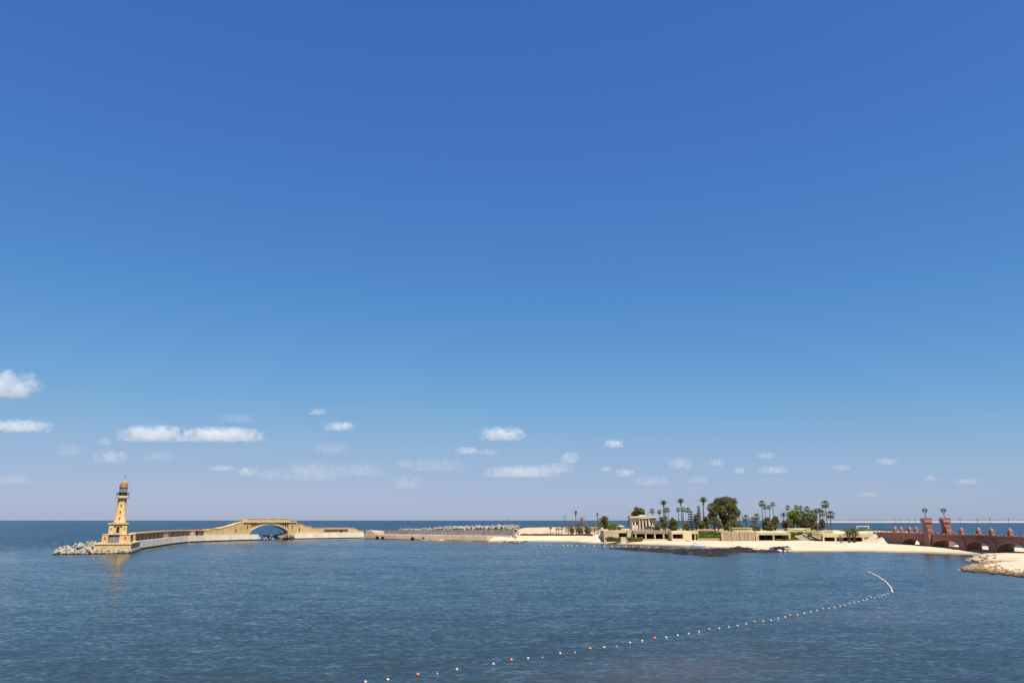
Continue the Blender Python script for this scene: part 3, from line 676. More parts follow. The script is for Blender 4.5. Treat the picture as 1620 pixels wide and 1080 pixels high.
cwy = thing('stone_causeway', 'low rubble stone causeway with dark culvert arches beside the breakwater', 'causeway')
def ctop(p): return float(np.interp(p, [592, 700, 770], [2.35, 2.45, 2.6]))
def jit(p, k): return .18 * mnoise.noise(Vector((p * .5, k, 0)))
ARCH = [(596.7, 3.0), (605.5, 2.8), (653, 3.4), (670, 2.2)]
edges = [592.0]
for c_, hw in ARCH: edges += [c_ - hw, c_ + hw]
edges.append(770.0)
for i in range(0, len(edges), 2):
    a_, b_ = edges[i], edges[i + 1]
    if b_ - a_ > .2: cloft(span(a_, b_, max(2, int((b_ - a_) / 1.5))), lambda p: [(-.5 + jit(p, 1), -1.5), (-.1 + jit(p, 2), 1.0), (0.2 + jit(p, 3), ctop(p) + jit(p, 4)), (7, ctop(p)), (7, -1.5)]).build('wall_face', 'rubble_stone', cwy)
for c_, hw in ARCH:
    def ins(p): return max(.15, 1.55 * math.sqrt(max(0, 1 - ((p - c_) / hw) ** 2)) - .0)
    av = cloft(span(c_ - hw, c_ + hw, 10), lambda p: [(-.05, ins(p)), (.2, ctop(p)), (7, ctop(p)), (7, ins(p))]).build('culvert_arch', 'rubble_stone', cwy)
    cloft([c_ - hw, c_ + hw], lambda p: [(6, -1.4), (6, 2.0), (6.8, 2.0), (6.8, -1.4)]).build('culvert_back', 'rubble_stone', av)
cb = cloft(span(577, 591.9, 8), lambda p: [(-.6 + jit(p, 5), -1.5), (-.2 + jit(p, 6), 1.5), (.3 + jit(p, 7), float(np.interp(p, [577, 583, 592], [4.7, 4.9, 3.6])) + 2 * jit(p, 8)), (7, 4.2), (7.5, -1.5)]).build('end_block', 'rubble_stone', cwy)
# grey sea wall of upright panels behind the causeway
SW = [(570, 9.5), (640, 9.0), (700, 9.0), (770, 9.0), (810, 9.0)]
def swp(px, o, z):
    p = cpt(min(px, 770), float(np.interp(px, *zip(*SW))) + o, z)
    if px > 770: p = p + (cpt(770, 0, 0) - cpt(769, 0, 0)) * (px - 770)
    return p
def sw_top(px): return float(np.interp(px, [592, 640, 700, 760, 810], [4.5, 4.9, 5.2, 5.6, 6.0]))
sw = thing('sea_wall', 'long grey sea wall of upright concrete panels behind the stone causeway', 'wall')
px = 573.0; k = 0
while px < 791:
    wd = 2.5; a_, b_ = px + .12, px + wd - .12; zt = sw_top(px) + rng.uniform(-.12, .12); o = rng.uniform(-.12, .12)
    P = [swp(a_, o, 1.2), swp(b_, o, 1.2), swp(b_, o + .7, 1.2), swp(a_, o + .7, 1.2)]
    MB().hexa(P, [Vector((p.x, p.y, zt)) for p in P]).build('panel', 'grey_concrete' if k % 4 else 'weathered_concrete', sw)
    px += wd; k += 1
mbk = MB(); pts = span(573, 791, 20)
for a_, b_ in zip(pts[:-1], pts[1:]):
    Q = [swp(a_, .85, 1), swp(b_, .85, 1), swp(b_, 1.6, 1), swp(a_, 1.6, 1)]
    mbk.hexa(Q, [Vector((p.x, p.y, sw_top(a_) - .3)) for p in Q])
kind(mbk.build('wall_core', 'grey_concrete', sw), 'stuff')
ft = MB()
for a_, b_ in zip(pts[:-1], pts[1:]):
    Q = [swp(a_, -1.4, .8), swp(b_, -1.4, .8), swp(b_, -.2, .8), swp(a_, -.2, .8)]
    ft.hexa(Q, [Vector((p.x, p.y, 2.75)) for p in Q])
ft.build('footing', 'quay_concrete', sw)
k = 0
for px in np.arange(605, 792, 3.1):
    s = .85 + .55 * sstep(620, 700, px); p = swp(px + rng.uniform(-.8, .8), 2.2 + rng.uniform(0, 1.2), sw_top(px) + .15 + rng.uniform(-.2, .5) * s + .5 * sstep(690, 790, px))
    tetra(p, s, 'white tetrapod peeping over the grey sea wall', 'tetrapods along the grey sea wall', 200 + k); k += 1
for px in np.arange(675, 793, 3.3):
    p = swp(px + rng.uniform(-.8, .8), 3.8 + rng.uniform(0, 1.5), sw_top(px) + .7 + rng.uniform(0, .5)); tetra(p, 1.25, 'white tetrapod peeping over the grey sea wall', 'tetrapods along the grey sea wall', 300 + k); k += 1
for i in range(5):
    p = swp(788 + i * 1.6, 1.5 + i % 2, 5.9 - i * .35); tetra(p, 1.5, 'white tetrapod heaped at the right end of the grey sea wall', 'tetrapods at the end of the sea wall', 400 + i)
# ================================================================== RED BRIDGE
XB = 141.2; WB = 5.6; WA = 4.6                         # near face and deck width
DZ = 4.45; PZ = 5.65
rb = thing('red_bridge', 'long red stone bridge with battlemented towers crossing from island to spit', 'bridge')
piers = [(306, 287.0), (274.2, 266.6), (250.3, 246.9), (234.8, 231.2), (218.5, 215), (202, 198.5), (186, 182.5), (170, 150)]
for i, (pa, pb) in enumerate(piers):
    MB().box(XB - (0.5 if i else 0), XB + WA + (.3 if i else 0), pb, pa, -.5, 1.9 if i else DZ - .2).build('pier' if i else 'abutment', 'red_stone', rb)
for i in range(len(piers) - 1):
    ya, yb = piers[i][1], piers[i + 1][0]       # ya > yb : opening between them
    N = 16; vs = []; crown = 3.72
    def za(y):
        q_ = (y - (ya + yb) / 2) / ((ya - yb) / 2); return 1.75 + (crown - 1.75) * math.sqrt(max(0, 1 - q_ * q_))
    for x in (XB, XB + WA):
        for k in range(N + 1):
            y = yb + (ya - yb) * k / N; vs += [(x, y, za(y)), (x, y, DZ - .2)]
    M_ = 2 * (N + 1); fs = []
    for k in range(N):
        a_ = 2 * k
        fs += [(a_ + 2, a_, a_ + 1, a_ + 3), (M_ + a_, M_ + a_ + 2, M_ + a_ + 3, M_ + a_ + 1), (a_, a_ + 2, M_ + a_ + 2, M_ + a_), (a_ + 1, M_ + a_ + 1, M_ + a_ + 3, a_ + 3)]
    sp = MB().add(vs, fs).build('arch_span', 'red_stone', rb)
    vr = MB(); pv_ = None
    for k in range(N + 1):
        y = yb + (ya - yb) * k / N; c_ = (XB - .18, y, za(y)); tp = (XB - .18, y, min(za(y) + .42, DZ - .25))
        cur = [c_, tp, (XB + .02, y, tp[2]), (XB + .02, y, c_[2])]
        if pv_: vr.add(pv_ + cur, [(0, 1, 5, 4), (1, 2, 6, 5), (2, 3, 7, 6), (3, 0, 4, 7)])
        pv_ = cur
    vr.build('voussoir_ring', 'red_trim', sp)
for i in range(1, len(piers)): MB().box(XB - .45, XB + WA + .3, piers[i][1] + .01, piers[i][0] - .01, 1.902, DZ - .21).build('spandrel_pier', 'red_stone', rb)
MB().box(XB - .22, XB + WB + .22, 150, 306, DZ - .198, DZ + .15).build('deck', 'red_trim', rb)
for x0 in (XB - .05, XB + WB - .35):
    MB().box(x0, x0 + .4, 150, 306, DZ + .152, PZ - .2).build('parapet', 'red_stone', rb)
    MB().box(x0 - .1, x0 + .5, 150, 306, PZ - .198, PZ).build('coping', 'red_trim', rb)
for y in np.arange(216, 304, 3.6):
    for x0 in (XB - .1, XB + WB - .38): MB().box(x0, x0 + .5, y - .3, y + .3, PZ + .002, PZ + .28).build('merlon', 'red_trim', rb)
def turret(y, x):
    tr = MB().box(x - .55, x + .55, y - .6, y + .6, PZ + .003, PZ + 1.1).build('turret', 'red_stone', rb)
    MB().box(x - .65, x + .65, y - .7, y + .7, PZ + 1.102, PZ + 1.3).lathe([(.52, 0), (.48, .35), (.34, .62), (.18, .8), (.1, 1.0)], 12, (x, y, PZ + 1.302)).build('turret_cap', 'red_trim', tr)
    MB().tube((x, y, PZ + 2.25), (x, y, PZ + 4.6), .05, .035).lathe([(.04, 0), (.11, .1), (.13, .35), (.05, .5)], 8, (x, y, PZ + 4.5)).build('lamp_post', 'dark_metal', tr)
for y in (291.5, 287.0, 248.6, 233.0, 216.7): 
    for x in (XB + .1, XB + WB - .1): turret(y, x)
def bridge_tower(x, y, label):
    tw = MB().box(x - 1.0, x + 1.0, y - 1.1, y + 1.1, -.3, 9.1, .06, .06).build('tower', 'red_stone', rb); tw['label'] = label
    MB().box(x - .95, x + .95, y - 2.3, y - 1.1, -.3, 6.4, .0, .08).box(x - .85, x + .85, y - 1.9, y - 1.0, 6.402, 8.0, 0, .1).build('buttress', 'red_stone', tw)
    MB().box(x - 1.05, x + 1.05, y - 2.4, y - 1.08, 6.2, 6.4).box(x - .95, x + .95, y - 2.0, y - 1.05, 7.8, 8.0).build('buttress_cap', 'red_trim', tw)
    MB().box(x - 1.15, x + 1.15, y - 1.25, y + 1.25, 9.102, 9.4).box(x - 1.3, x + 1.3, y - 1.4, y + 1.4, 9.402, 10.15).build('battlement_cornice', 'red_trim', tw)
    for dx_ in (-1.0, 0, 1.0):
        for dy_ in (-1.1, 0, 1.1):
            if dx_ == 0 and dy_ == 0: continue
            MB().box(x + dx_ - .3, x + dx_ + .3, y + dy_ - .3, y + dy_ + .3, 10.152, 10.8).build('merlon', 'red_stone', tw)
    lp = MB().lathe([(.35, 0), (.3, .3), (.12, .5), (.09, 3.0)], 10, (x, y + .2, 10.2)).build('lamp_standard', 'dark_metal', tw)
    tw_arms = MB()
    for a in range(4):
        ax, ay = .75 * math.cos(a * PI / 2 + .5), .75 * math.sin(a * PI / 2 + .5)
        tw_arms.path([(x, y + .2, 12.6), (x + ax * .6, y + .2 + ay * .6, 12.55), (x + ax, y + .2 + ay, 12.9)], .05)
    tw_arms.build('lamp_arms', 'dark_metal', tw)
    for a in range(5):
        ax, ay = (.75 * math.cos(a * PI / 2 + .5), .75 * math.sin(a * PI / 2 + .5)) if a < 4 else (0, 0)
        MB().lathe([(.06, 0), (.12, .1), (.15, .7), (.18, .75), (.06, .95), (.02, 1.2)], 8, (x + ax, y + .2 + ay, 12.9 if a < 4 else 13.15)).build('lantern', 'dark_metal', tw)
bridge_tower(XB + .0, 268.8, 'nearer battlemented tower on the bay side'); bridge_tower(XB + WB + .9, 269.0, 'farther battlemented tower on the sea side')
# ================================================================== BUILDINGS ON THE ISLAND
def XatY(px, y, Y): return A(px, y, Y).x
def ZatY(y, Y): return A(810, y, Y).z
GZ0 = 1.3
tb = thing('terrace_building', 'long flat-roofed tan terrace building with dark open arcade above the beach', 'building')
def bpx(name, material, parent, px0, px1, Y0, Y1, z0, z1): return MB().box(XatY(px0, 850, Y0), XatY(px1, 850, Y0), Y0, Y1, z0, z1).build(name, material, parent)
RZ = ZatY(838.8, 347)
# left wing
YL = 353.0; RL = ZatY(839.0, YL)
bpx('wall', 'tan_render', tb, 955.5, 979, YL, YL + 14, GZ0 - 1, RL); bpx('wall', 'tan_render', tb, 992.6, 1001.5, YL - 1.2, YL + 14, GZ0 - 1, RL + .15)
bpx('lintel', 'tan_render', tb, 979.02, 992.6, YL, YL + 14, ZatY(842.6, YL), RL); bpx('parapet', 'tan_render', tb, 979.02, 992.6, YL, YL + .4, GZ0 - 1, ZatY(849.0, YL))
bpx('room_back', 'fascia_shade_brown', tb, 979.02, 992.6, YL + 6, YL + 6.4, GZ0 - 1, RL - .1)
# arcade
YA = 348.0
bpx('fascia', 'fascia_shade_brown', tb, 1001.6, 1063, YA, YA + .6, ZatY(844.0, YA), RZ)  # shade of the overhanging front is put into the fascia colour
bpx('roof', 'floor_stone', tb, 1001.6, 1063, YA + .61, YA + 16, RZ - .35, RZ - .02)
bpx('terrace_floor', 'floor_stone', tb, 1001.6, 1063, YA, YA + 12, GZ0 - 1, GZ0 + .5)
for px in (1006, 1021.8, 1036.2, 1050.2, 1062): bpx('column', 'tan_render', tb, px - 1.0, px + 1.0, YA + .1, YA + .7, GZ0 + .5, ZatY(844.0, YA) - .002)
bpx('arcade_back', 'fascia_shade_brown', tb, 1001.6, 1063, YA + 11, YA + 11.4, GZ0, RZ - .4)
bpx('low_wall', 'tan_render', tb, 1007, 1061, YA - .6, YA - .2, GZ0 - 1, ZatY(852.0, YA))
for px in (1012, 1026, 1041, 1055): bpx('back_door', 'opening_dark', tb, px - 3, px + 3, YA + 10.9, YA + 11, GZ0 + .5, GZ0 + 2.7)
# right block
YR = 342.0; RR = ZatY(840.0, YR)
bpx('wall', 'tan_bright', tb, 1081, 1094.5, YR, YR + 18, GZ0 - 1, RR); bpx('wall', 'tan_bright', tb, 1062.9, 1064.3, YR, YR + 18, GZ0 - 1, RR)
bpx('lintel', 'tan_bright', tb, 1064.32, 1081, YR, YR + 18, ZatY(844.4, YR), RR); bpx('sill_wall', 'tan_bright', tb, 1064.32, 1081, YR, YR + .4, GZ0 - 1, ZatY(851.6, YR))
bpx('room_back', 'fascia_shade_brown', tb, 1064.32, 1081, YR + 7, YR + 7.4, GZ0 - 1, RR - .1)
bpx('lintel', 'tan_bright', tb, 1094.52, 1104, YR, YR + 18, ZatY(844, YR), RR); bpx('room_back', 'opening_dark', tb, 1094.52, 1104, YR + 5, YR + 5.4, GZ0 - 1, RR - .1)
bpx('column', 'tan_bright', tb, 1099, 1100.4, YR + .1, YR + .6, GZ0 - 1, ZatY(844, YR) - .002)
for k in range(4): bpx('stair_block', 'tan_bright', tb, 1104.02 + k * 1.7, 1105.7 + k * 1.7, YR - .5, YR + 3, GZ0 - 1, ZatY(842.5 + k * 3.2, YR))
bpx('beach_step', 'path_pale', tb, 1090, 1120, YR - 9, YR - 1, GZ0 - 1, GZ0 + .45)
bpx('beach_step', 'path_pale', tb, 982, 993, YL - 6, YL - 1.3, GZ0 - 1, GZ0 + .7)
# terrace railing on the arcade roof
def post_rail(name, label, x0, x1, y, z, n, h=1.0, material='dark_metal'):
    t_ = thing(name, label, 'railing', ((x0 + x1) / 2, y, z)); L = (x1 - x0) / 2
    for k in range(n + 1): MB().tube((-L + 2 * L * k / n, 0, 0), (-L + 2 * L * k / n, 0, h), .06, n=4).build('post', material, t_)
    for hh in (h, h * .5): MB().tube((-L, 0, hh), (L, 0, hh), .045, n=4).build('rail', material, t_)
post_rail('terrace_railing', 'thin dark railing along the roof edge of the terrace building', XatY(1002, 838, YA + 1), XatY(1062, 838, YA + 1), YA + 1.2, RZ - .02, 26)
# villa with columns
YV = 366.0; vz = ZatY(838.5, YV) - .4; vx = XatY(1018, 830, YV)
vl = thing('villa', 'cream classical villa with columned portico and pediment above the terrace', 'villa', (vx, YV, 0))
sxx = lambda px: XatY(px, 825, YV) - vx
zy = lambda y: ZatY(y, YV)
MB().box(sxx(1000.5), sxx(1010), 1.0, 9, vz, zy(819)).box(sxx(1027), sxx(1036.5), 1.0, 9, vz, zy(819)).box(sxx(1010), sxx(1027), 2.6, 9, vz, zy(819)).build('wall', 'villa_cream', vl)
for a_, b_ in ((998, 1011), (1026, 1039.5)):
    MB().hexa([(sxx(a_ + 2.2), .7, zy(822.5)), (sxx(b_ - 1.8), .7, zy(822.5)), (sxx(b_ - 1.8), 9.2, zy(822.5)), (sxx(a_ + 2.2), 9.2, zy(822.5))], [(sxx(a_), .1, zy(818.8)), (sxx(b_), .1, zy(818.8)), (sxx(b_), 9.6, zy(818.8)), (sxx(a_), 9.6, zy(818.8))]).build('cornice', 'villa_pink', vl)
    MB().box(sxx(a_ - .6), sxx(b_ + .6), 0, 9.8, zy(818.75), zy(816.2)).build('roof', 'villa_cream', vl)
MB().box(sxx(1010.5), sxx(1027.5), -.3, 9.5, zy(819.7), zy(817.6)).build('entablature', 'villa_cream', vl)
MB().prism([(sxx(1010), zy(817.55)), (sxx(1028), zy(817.55)), (sxx(1019), zy(813.8))], -.4, 9.4).build('pediment', 'villa_cream', vl)
for px in (1012, 1017.2, 1022.2, 1026.8): MB().lathe([(.5, 0), (.5, .25), (.38, .3), (.33, zy(820.5) - vz), (.5, zy(820) - vz), (.5, zy(819.72) - vz)], 12, (sxx(px), .4, vz)).build('column', 'villa_cream', vl)
for px in (1003, 1007.8, 1031, 1035):
    wn = MB().box(sxx(px) - .35, sxx(px) + .35, .95, 1.3, zy(830), zy(825.2)).build('window', 'opening_dark', vl)
    MB().box(sxx(px) - .48, sxx(px) + .48, .9, 1.2, zy(830.7), zy(830.05)).build('sill', 'villa_cream', wn)
MB().box(sxx(1018.2), sxx(1021), 2.5, 2.8, zy(832), zy(824.5)).build('door', 'villa_pink', vl)
MB().box(sxx(1009), sxx(1029), -2.0, 2.55, vz, vz + .5).build('portico_floor', 'floor_stone', vl)
post_rail('balustrade', 'pale balustrade along the lawn before the villa', XatY(996, 838, 361.5), XatY(1043, 838, 361.5), 361.5, ZatY(839.0, 361.5), 22, .95, 'villa_cream')
# small kiosk left of villa
YK = 372; kx = XatY(981, 835, YK)
kk = thing('garden_kiosk', 'small pinkish kiosk among shrubs left of the villa', 'kiosk', (kx, YK, 0))
MB().box(-2.0, 2.0, 0, 4, 4.5, ZatY(832.6, YK)).build('wall', 'villa_pink', kk); MB().hexa([(-2.4, -.4, ZatY(832.55, YK)), (2.4, -.4, ZatY(832.55, YK)), (2.4, 4.4, ZatY(832.55, YK)), (-2.4, 4.4, ZatY(832.55, YK))], [(-1, 1.2, ZatY(830.6, YK)), (1, 1.2, ZatY(830.6, YK)), (1, 2.8, ZatY(830.6, YK)), (-1, 2.8, ZatY(830.6, YK))]).build('roof', 'path_pale', kk)
MB().box(-.5, .5, -.02, .2, 4.5, ZatY(833.6, YK)).build('door', 'opening_dark', kk)
# garden shelter and lawn bank by the big tree
YG = 346.0
gs = thing('garden_shelter', 'low open shelter with pinkish curved roof above the green bank', 'shelter')
x0, x1 = XatY(1104, 838, YG), XatY(1137, 838, YG); zr = ZatY(838.8, YG)
n = 14; vs = []
top = [(x0 + (x1 - x0) * k / n, zr + .55 * math.sin(PI * k / n)) for k in range(n + 1)]
MB().prism([(x0, zr - .2)] + [(x1, zr - .2)] + top[::-1], YG, YG + 5).build('roof', 'pink_wall', gs)
for px in (1107, 1117, 1127, 1135): bpx('post', 'retaining_stone', gs, px - .5, px + .5, YG + .5, YG + .9, 3.0, zr - .19)
bpx('back_wall', 'fascia_shade_brown', gs, 1105, 1136, YG + 4, YG + 4.4, 3.0, zr - .19)
def hedge_mesh(nm, sx_, sy_, sz_, n, seed, material='hedge_green', lf=.28):
    r = np.random.RandomState(seed); P = r.uniform(-1, 1, (n, 3)); P[:, 2] = np.abs(P[:, 2])
    ax = r.randint(0, 3, n)
    for i in range(n):
        if ax[i] == 2: P[i, 2] = 1
        elif ax[i] == 1: P[i, 1] = -1 if r.rand() < .7 else 1
        else: P[i, 0] = np.sign(P[i, 0])
    P = P * (1 + r.uniform(-.12, .12, (n, 1))) * np.array([sx_, sy_, sz_])
    P[:, 2] += .18 * sz_ * np.sin(P[:, 0] * 1.3 + seed) * (P[:, 2] > .5 * sz_)
    return leaf_cloud(nm, P, r, lf, material)
def leaf_cloud(nm, P, r, size, material, up=0.0):
    n = len(P); d1 = r.normal(size=(n, 3)); d1 /= np.linalg.norm(d1, axis=1)[:, None]
    d2 = np.cross(d1, r.normal(size=(n, 3)) + np.array([0, 0, up])); d2 /= np.linalg.norm(d2, axis=1)[:, None] + 1e-9
    s = size * r.uniform(.6, 1.3, (n, 1)); a = d1 * s; b_ = d2 * s * .62
    V = np.stack([P - a, P - b_, P + a, P + b_], 1).reshape(-1, 3)
    me = bpy.data.meshes.new(nm); me.vertices.add(4 * n); me.vertices.foreach_set('co', V.ravel())
    me.loops.add(4 * n); me.loops.foreach_set('vertex_index', np.arange(4 * n)); me.polygons.add(n)
    me.polygons.foreach_set('loop_start', np.arange(0, 4 * n, 4)); me.polygons.foreach_set('loop_total', np.full(n, 4))
    me.update(); me.validate(); me.materials.append(MATS[material]); return me
def hedge(px0, px1, Y, y0, y1, depth, label, seed, name='hedge', material='hedge_green'):
    xa, xb = XatY(px0, (y0 + y1) / 2, Y), XatY(px1, (y0 + y1) / 2, Y); z0, z1 = ZatY(y1, Y), ZatY(y0, Y)
    t_ = thing(name, label, 'hedge' if name == 'hedge' else 'shrub', ((xa + xb) / 2, Y + depth / 2, z0))
    hx = (xb - xa) / 2; n = int(250 + 90 * (2 * hx) * (z1 - z0 + depth) / 2)
    o = link('foliage', hedge_mesh('foliage', hx, depth / 2, z1 - z0, n, seed, material), t_)
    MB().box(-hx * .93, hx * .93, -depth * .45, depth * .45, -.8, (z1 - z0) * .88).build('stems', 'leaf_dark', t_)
hedge(1108, 1141, 338, 846.5, 851.5, 2.2, 'long clipped hedge on the green bank left of the panelled wall', 1)
hedge(1109, 1140.5, 341, 842.2, 846.6, 2.5, 'upper clipped hedge below the pinkish shelter roof', 2)
rt = thing('bank_wall', 'low tan wall below the green hedges left of the panelled wall', 'wall'); bpx('wall', 'retaining_stone', rt, 1108, 1142, 336, 336.6, .6, ZatY(851.4, 336)); bpx('coping', 'tan_render', rt, 1107.8, 1142, 335.9, 336.7, ZatY(851.38, 336), ZatY(850.9, 336))
hedge(960, 981, 347, 850, 853.8, 2.0, 'low green shrub bed before the left wing of the terrace building', 3, 'shrub')
hedge(994, 1016, 344, 850.6, 854.6, 2.0, 'low green shrub bed at the left end of the dark arcade', 4, 'shrub')
hedge(826, 866, 405, 844.6, 846.0, 3.0, 'long low green strip of ground hedge on the far left beach', 20)
hedge(868, 904, 404, 844.8, 846.0, 2.5, 'low green ground hedge before the young palms', 21)
hedge(906, 936, 403, 845.0, 846.1, 2.0, 'dry low hedge left of the pale concrete ramp', 22, 'hedge', 'leaf_olive')
# panelled retaining wall
YW = 335.0
rw = thing('retaining_wall', 'brown stone retaining wall of tall panels right of the green bank', 'wall')
px = 1142.2; k = 0
zt = ZatY(841.3, YW)
while px < 1196:
    wd = (4.1, 3.7, 4.4, 3.9)[k % 4]; bpx('panel', 'retaining_stone', rw, px + .12, px + wd - .12, YW + (k % 2) * .08, YW + .9, .3, zt + (k % 3) * .06); px += wd; k += 1
for p_ in (1142.3, 1159.5, 1172.3, 1186, 1196.5): bpx('pilaster', 'tan_render', rw, p_ - .7, p_ + .7, YW - .25, YW + 1, .3, zt + .3)
bpx('wall_core', 'retaining_stone', rw, 1142, 1197, YW + .92, YW + 2, .3, zt - .05)
lb_ = thing('long_low_building', 'long low yellowish building behind the panelled wall right of the big tree', 'building')
YB2 = 350; bpx('wall', 'tan_bright', lb_, 1160, 1191, YB2, YB2 + 6, 4.0, ZatY(835.3, YB2)); bpx('roof_slab', 'tan_render', lb_, 1159.5, 1191.5, YB2 - .4, YB2 + 6.4, ZatY(835.28, YB2), ZatY(834.4, YB2))
# right pavilion
YP = 337.0
pv_ = thing('beach_pavilion', 'flat-roofed tan pavilion with two dark bays right of the panelled wall', 'pavilion')
zt = ZatY(841.6, YP); zl = ZatY(845.8, YP)
bpx('fascia', 'tan_render', pv_, 1197.2, 1250.5, YP, YP + .5, zl, zt); bpx('roof', 'tan_bright', pv_, 1197.2, 1250.5, YP + .52, YP + 14, zt - .4, zt)
bpx('side_wall', 'tan_render', pv_, 1197.2, 1200.5, YP, YP + 14, .3, zl - .002); bpx('side_wall', 'tan_bright', pv_, 1248.4, 1250.5, YP - .4, YP + 14, .3, zl - .002)
bpx('column', 'tan_render', pv_, 1223, 1225, YP + .1, YP + .7, GZ0 - .5, zl - .002); bpx('floor', 'floor_stone', pv_, 1197.2, 1250.5, YP - 1.2, YP + 12, .3, GZ0 + .15)
bpx('back_wall', 'fascia_shade_brown', pv_, 1200.5, 1248.4, YP + 9, YP + 9.4, .3, zt - .5)
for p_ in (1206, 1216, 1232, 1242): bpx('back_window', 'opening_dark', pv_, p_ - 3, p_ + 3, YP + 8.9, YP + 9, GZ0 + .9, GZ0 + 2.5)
# garden stairs
gst = thing('garden_stairs', 'broad stone stairs climbing from the beach between two green banks', 'stairs')
z0, z1 = GZ0 - .3, ZatY(846.6, 348); N = 16
for k in range(N):
    zz = z0 + (z1 - z0) * (k + 1) / N; yy = 333 + k * .85
    MB().box(XatY(1261, 850, 340), XatY(1279, 850, 340), yy, yy + (.84 if k < N - 1 else 4), .2, zz).build('step', 'path_pale' if k % 5 == 4 else 'floor_stone', gst)
for p_ in (1259.6, 1279.6):
    x = XatY(p_, 850, 340); MB().hexa([(x - .35, 332.6, .2), (x + .35, 332.6, .2), (x + .35, 347, .2), (x - .35, 347, .2)], [(x - .35, 332.6, z0 + .9), (x + .35, 332.6, z0 + .9), (x + .35, 347, z1 + .8), (x - .35, 347, z1 + .8)]).build('side_wall', 'retaining_stone', gst)
hedge(1231, 1258.5, 333, 853.6, 857, 1.6, 'low hedge before the right bay of the beach pavilion', 5)
hedge(1251.5, 1258.5, 338, 843.5, 853.4, 3.0, 'tall ivy hedge against the right end of the beach pavilion', 6)
hedge(1252, 1277, 349, 841.8, 845.8, 4.0, 'bright lawn hedge above the garden stairs', 7)
hedge(1281.5, 1288.5, 339, 844.5, 851.8, 3.0, 'round bush right beside the garden stairs', 8, 'shrub')
hedge(1283, 1305, 331.5, 854.4, 857.4, 1.6, 'low hedge right of the foot of the garden stairs', 9)
hedge(1303.5, 1321, 327, 849.6, 856.6, 2.0, 'bright hedge filling the left end of the lower pavilion', 10)
# wing wall
ww = thing('wing_wall', 'sloping brown wing wall between garden stairs and lower pavilion', 'wall')
xa, xb = XatY(1287, 848, 338), XatY(1303, 848, 338)
MB().prism([(xa, .3), (xb, .3), (xb, ZatY(842, 338)), (xa - .5, ZatY(842, 338)), (xa - .5, ZatY(846.5, 338))], 338, 339).build('wall', 'retaining_stone', ww)
MB().prism([(xa - .8, ZatY(847.6, 337.4)), (xb - .9, ZatY(854.4, 337.4)), (xb - .7, ZatY(853.8, 337.4)), (xa - .6, ZatY(847, 337.4))], 337.3, 337.98).build('coping', 'villa_cream', ww)
# lower pavilion
YQ = 322.0
lp_ = thing('lower_pavilion', 'low tan pavilion with white shutter behind the leaning palm clump', 'pavilion')
zt = ZatY(843.8, YQ); zl = ZatY(849.4, YQ)
bpx('fascia', 'tan_render', lp_, 1302, 1382.5, YQ, YQ + .5, zl, zt); bpx('roof', 'tan_bright', lp_, 1302, 1382.5, YQ + .52, YQ + 13, zt - .4, zt)
for p_ in (1303, 1322, 1365.3, 1381.5): bpx('column', 'tan_bright', lp_, p_ - 1, p_ + 1, YQ + .05, YQ + .9, .3, zl - .002)
bpx('back_wall', 'step_stone', lp_, 1302, 1382.5, YQ + 7, YQ + 7.4, .3, zt - .5)
bpx('floor', 'floor_stone', lp_, 1302, 1382.5, YQ - .8, YQ + 7, .3, GZ0 + .2)
bpx('shutter', 'boat_white', lp_, 1366.4, 1379.8, YQ + .5, YQ + .7, GZ0 + .25, ZatY(850.4, YQ))
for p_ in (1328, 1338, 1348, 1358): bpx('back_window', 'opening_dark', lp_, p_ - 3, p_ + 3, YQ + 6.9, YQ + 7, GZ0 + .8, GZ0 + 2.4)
# colonnade behind the stairs
YC = 362.0
cl_ = thing('garden_colonnade', 'long white garden colonnade with brown end blocks behind the stairs', 'colonnade')
zt = ZatY(835.2, YC); zb = ZatY(841.6, YC)
bpx('end_block', 'pink_wall', cl_, 1247.5, 1253, YC - .4, YC + 5, zb - 1, zt + .1); bpx('end_block', 'pink_wall', cl_, 1276.5, 1283.5, YC - .4, YC + 5, zb - 1, zt + .1)
bpx('beam', 'villa_cream', cl_, 1253, 1276.5, YC, YC + 4, ZatY(837.6, YC), zt); bpx('back_wall', 'villa_pink', cl_, 1253, 1276.5, YC + 3.4, YC + 3.7, zb - 1, ZatY(837.6, YC) - .002)
for k in range(8): bpx('pillar', 'villa_cream', cl_, 1254 + k * 3.1, 1255.3 + k * 3.1, YC + .1, YC + .6, zb - 1, ZatY(837.6, YC) - .002)
# white pergola frame
YE = 350.0
pg = thing('pergola', 'white open pergola frame on the lawn above the lower pavilion', 'pergola')
for p_ in (1357.6, 1375.8):
    for yy in (YE, YE + 5): bpx('post', 'villa_cream', pg, p_ - .55, p_ + .55, yy, yy + .4, 4.5, ZatY(832.9, YE))
for yy in (YE, YE + 5): bpx('beam', 'villa_cream', pg, 1356.6, 1377, yy, yy + .4, ZatY(832.88, YE), ZatY(831.6, YE))
for k in range(6): MB().box(XatY(1358 + k * 3.5, 832, YE) - .1, XatY(1358 + k * 3.5, 832, YE) + .1, YE - .3, YE + 5.7, ZatY(831.58, YE), ZatY(831.2, YE)).build('rafter', 'villa_cream', pg)
hedge(1334, 1357, 347, 838, 842.5, 3.0, 'green shrubs above the roof left of the white pergola', 11, 'shrub')
hedge(1358, 1388, 344, 838.2, 843.5, 3.0, 'bright green hedge below the white pergola', 12)
hedge(1386.5, 1394, 322, 849, 856.5, 3.0, 'dark hedge wedge beside the slope stairs', 13)
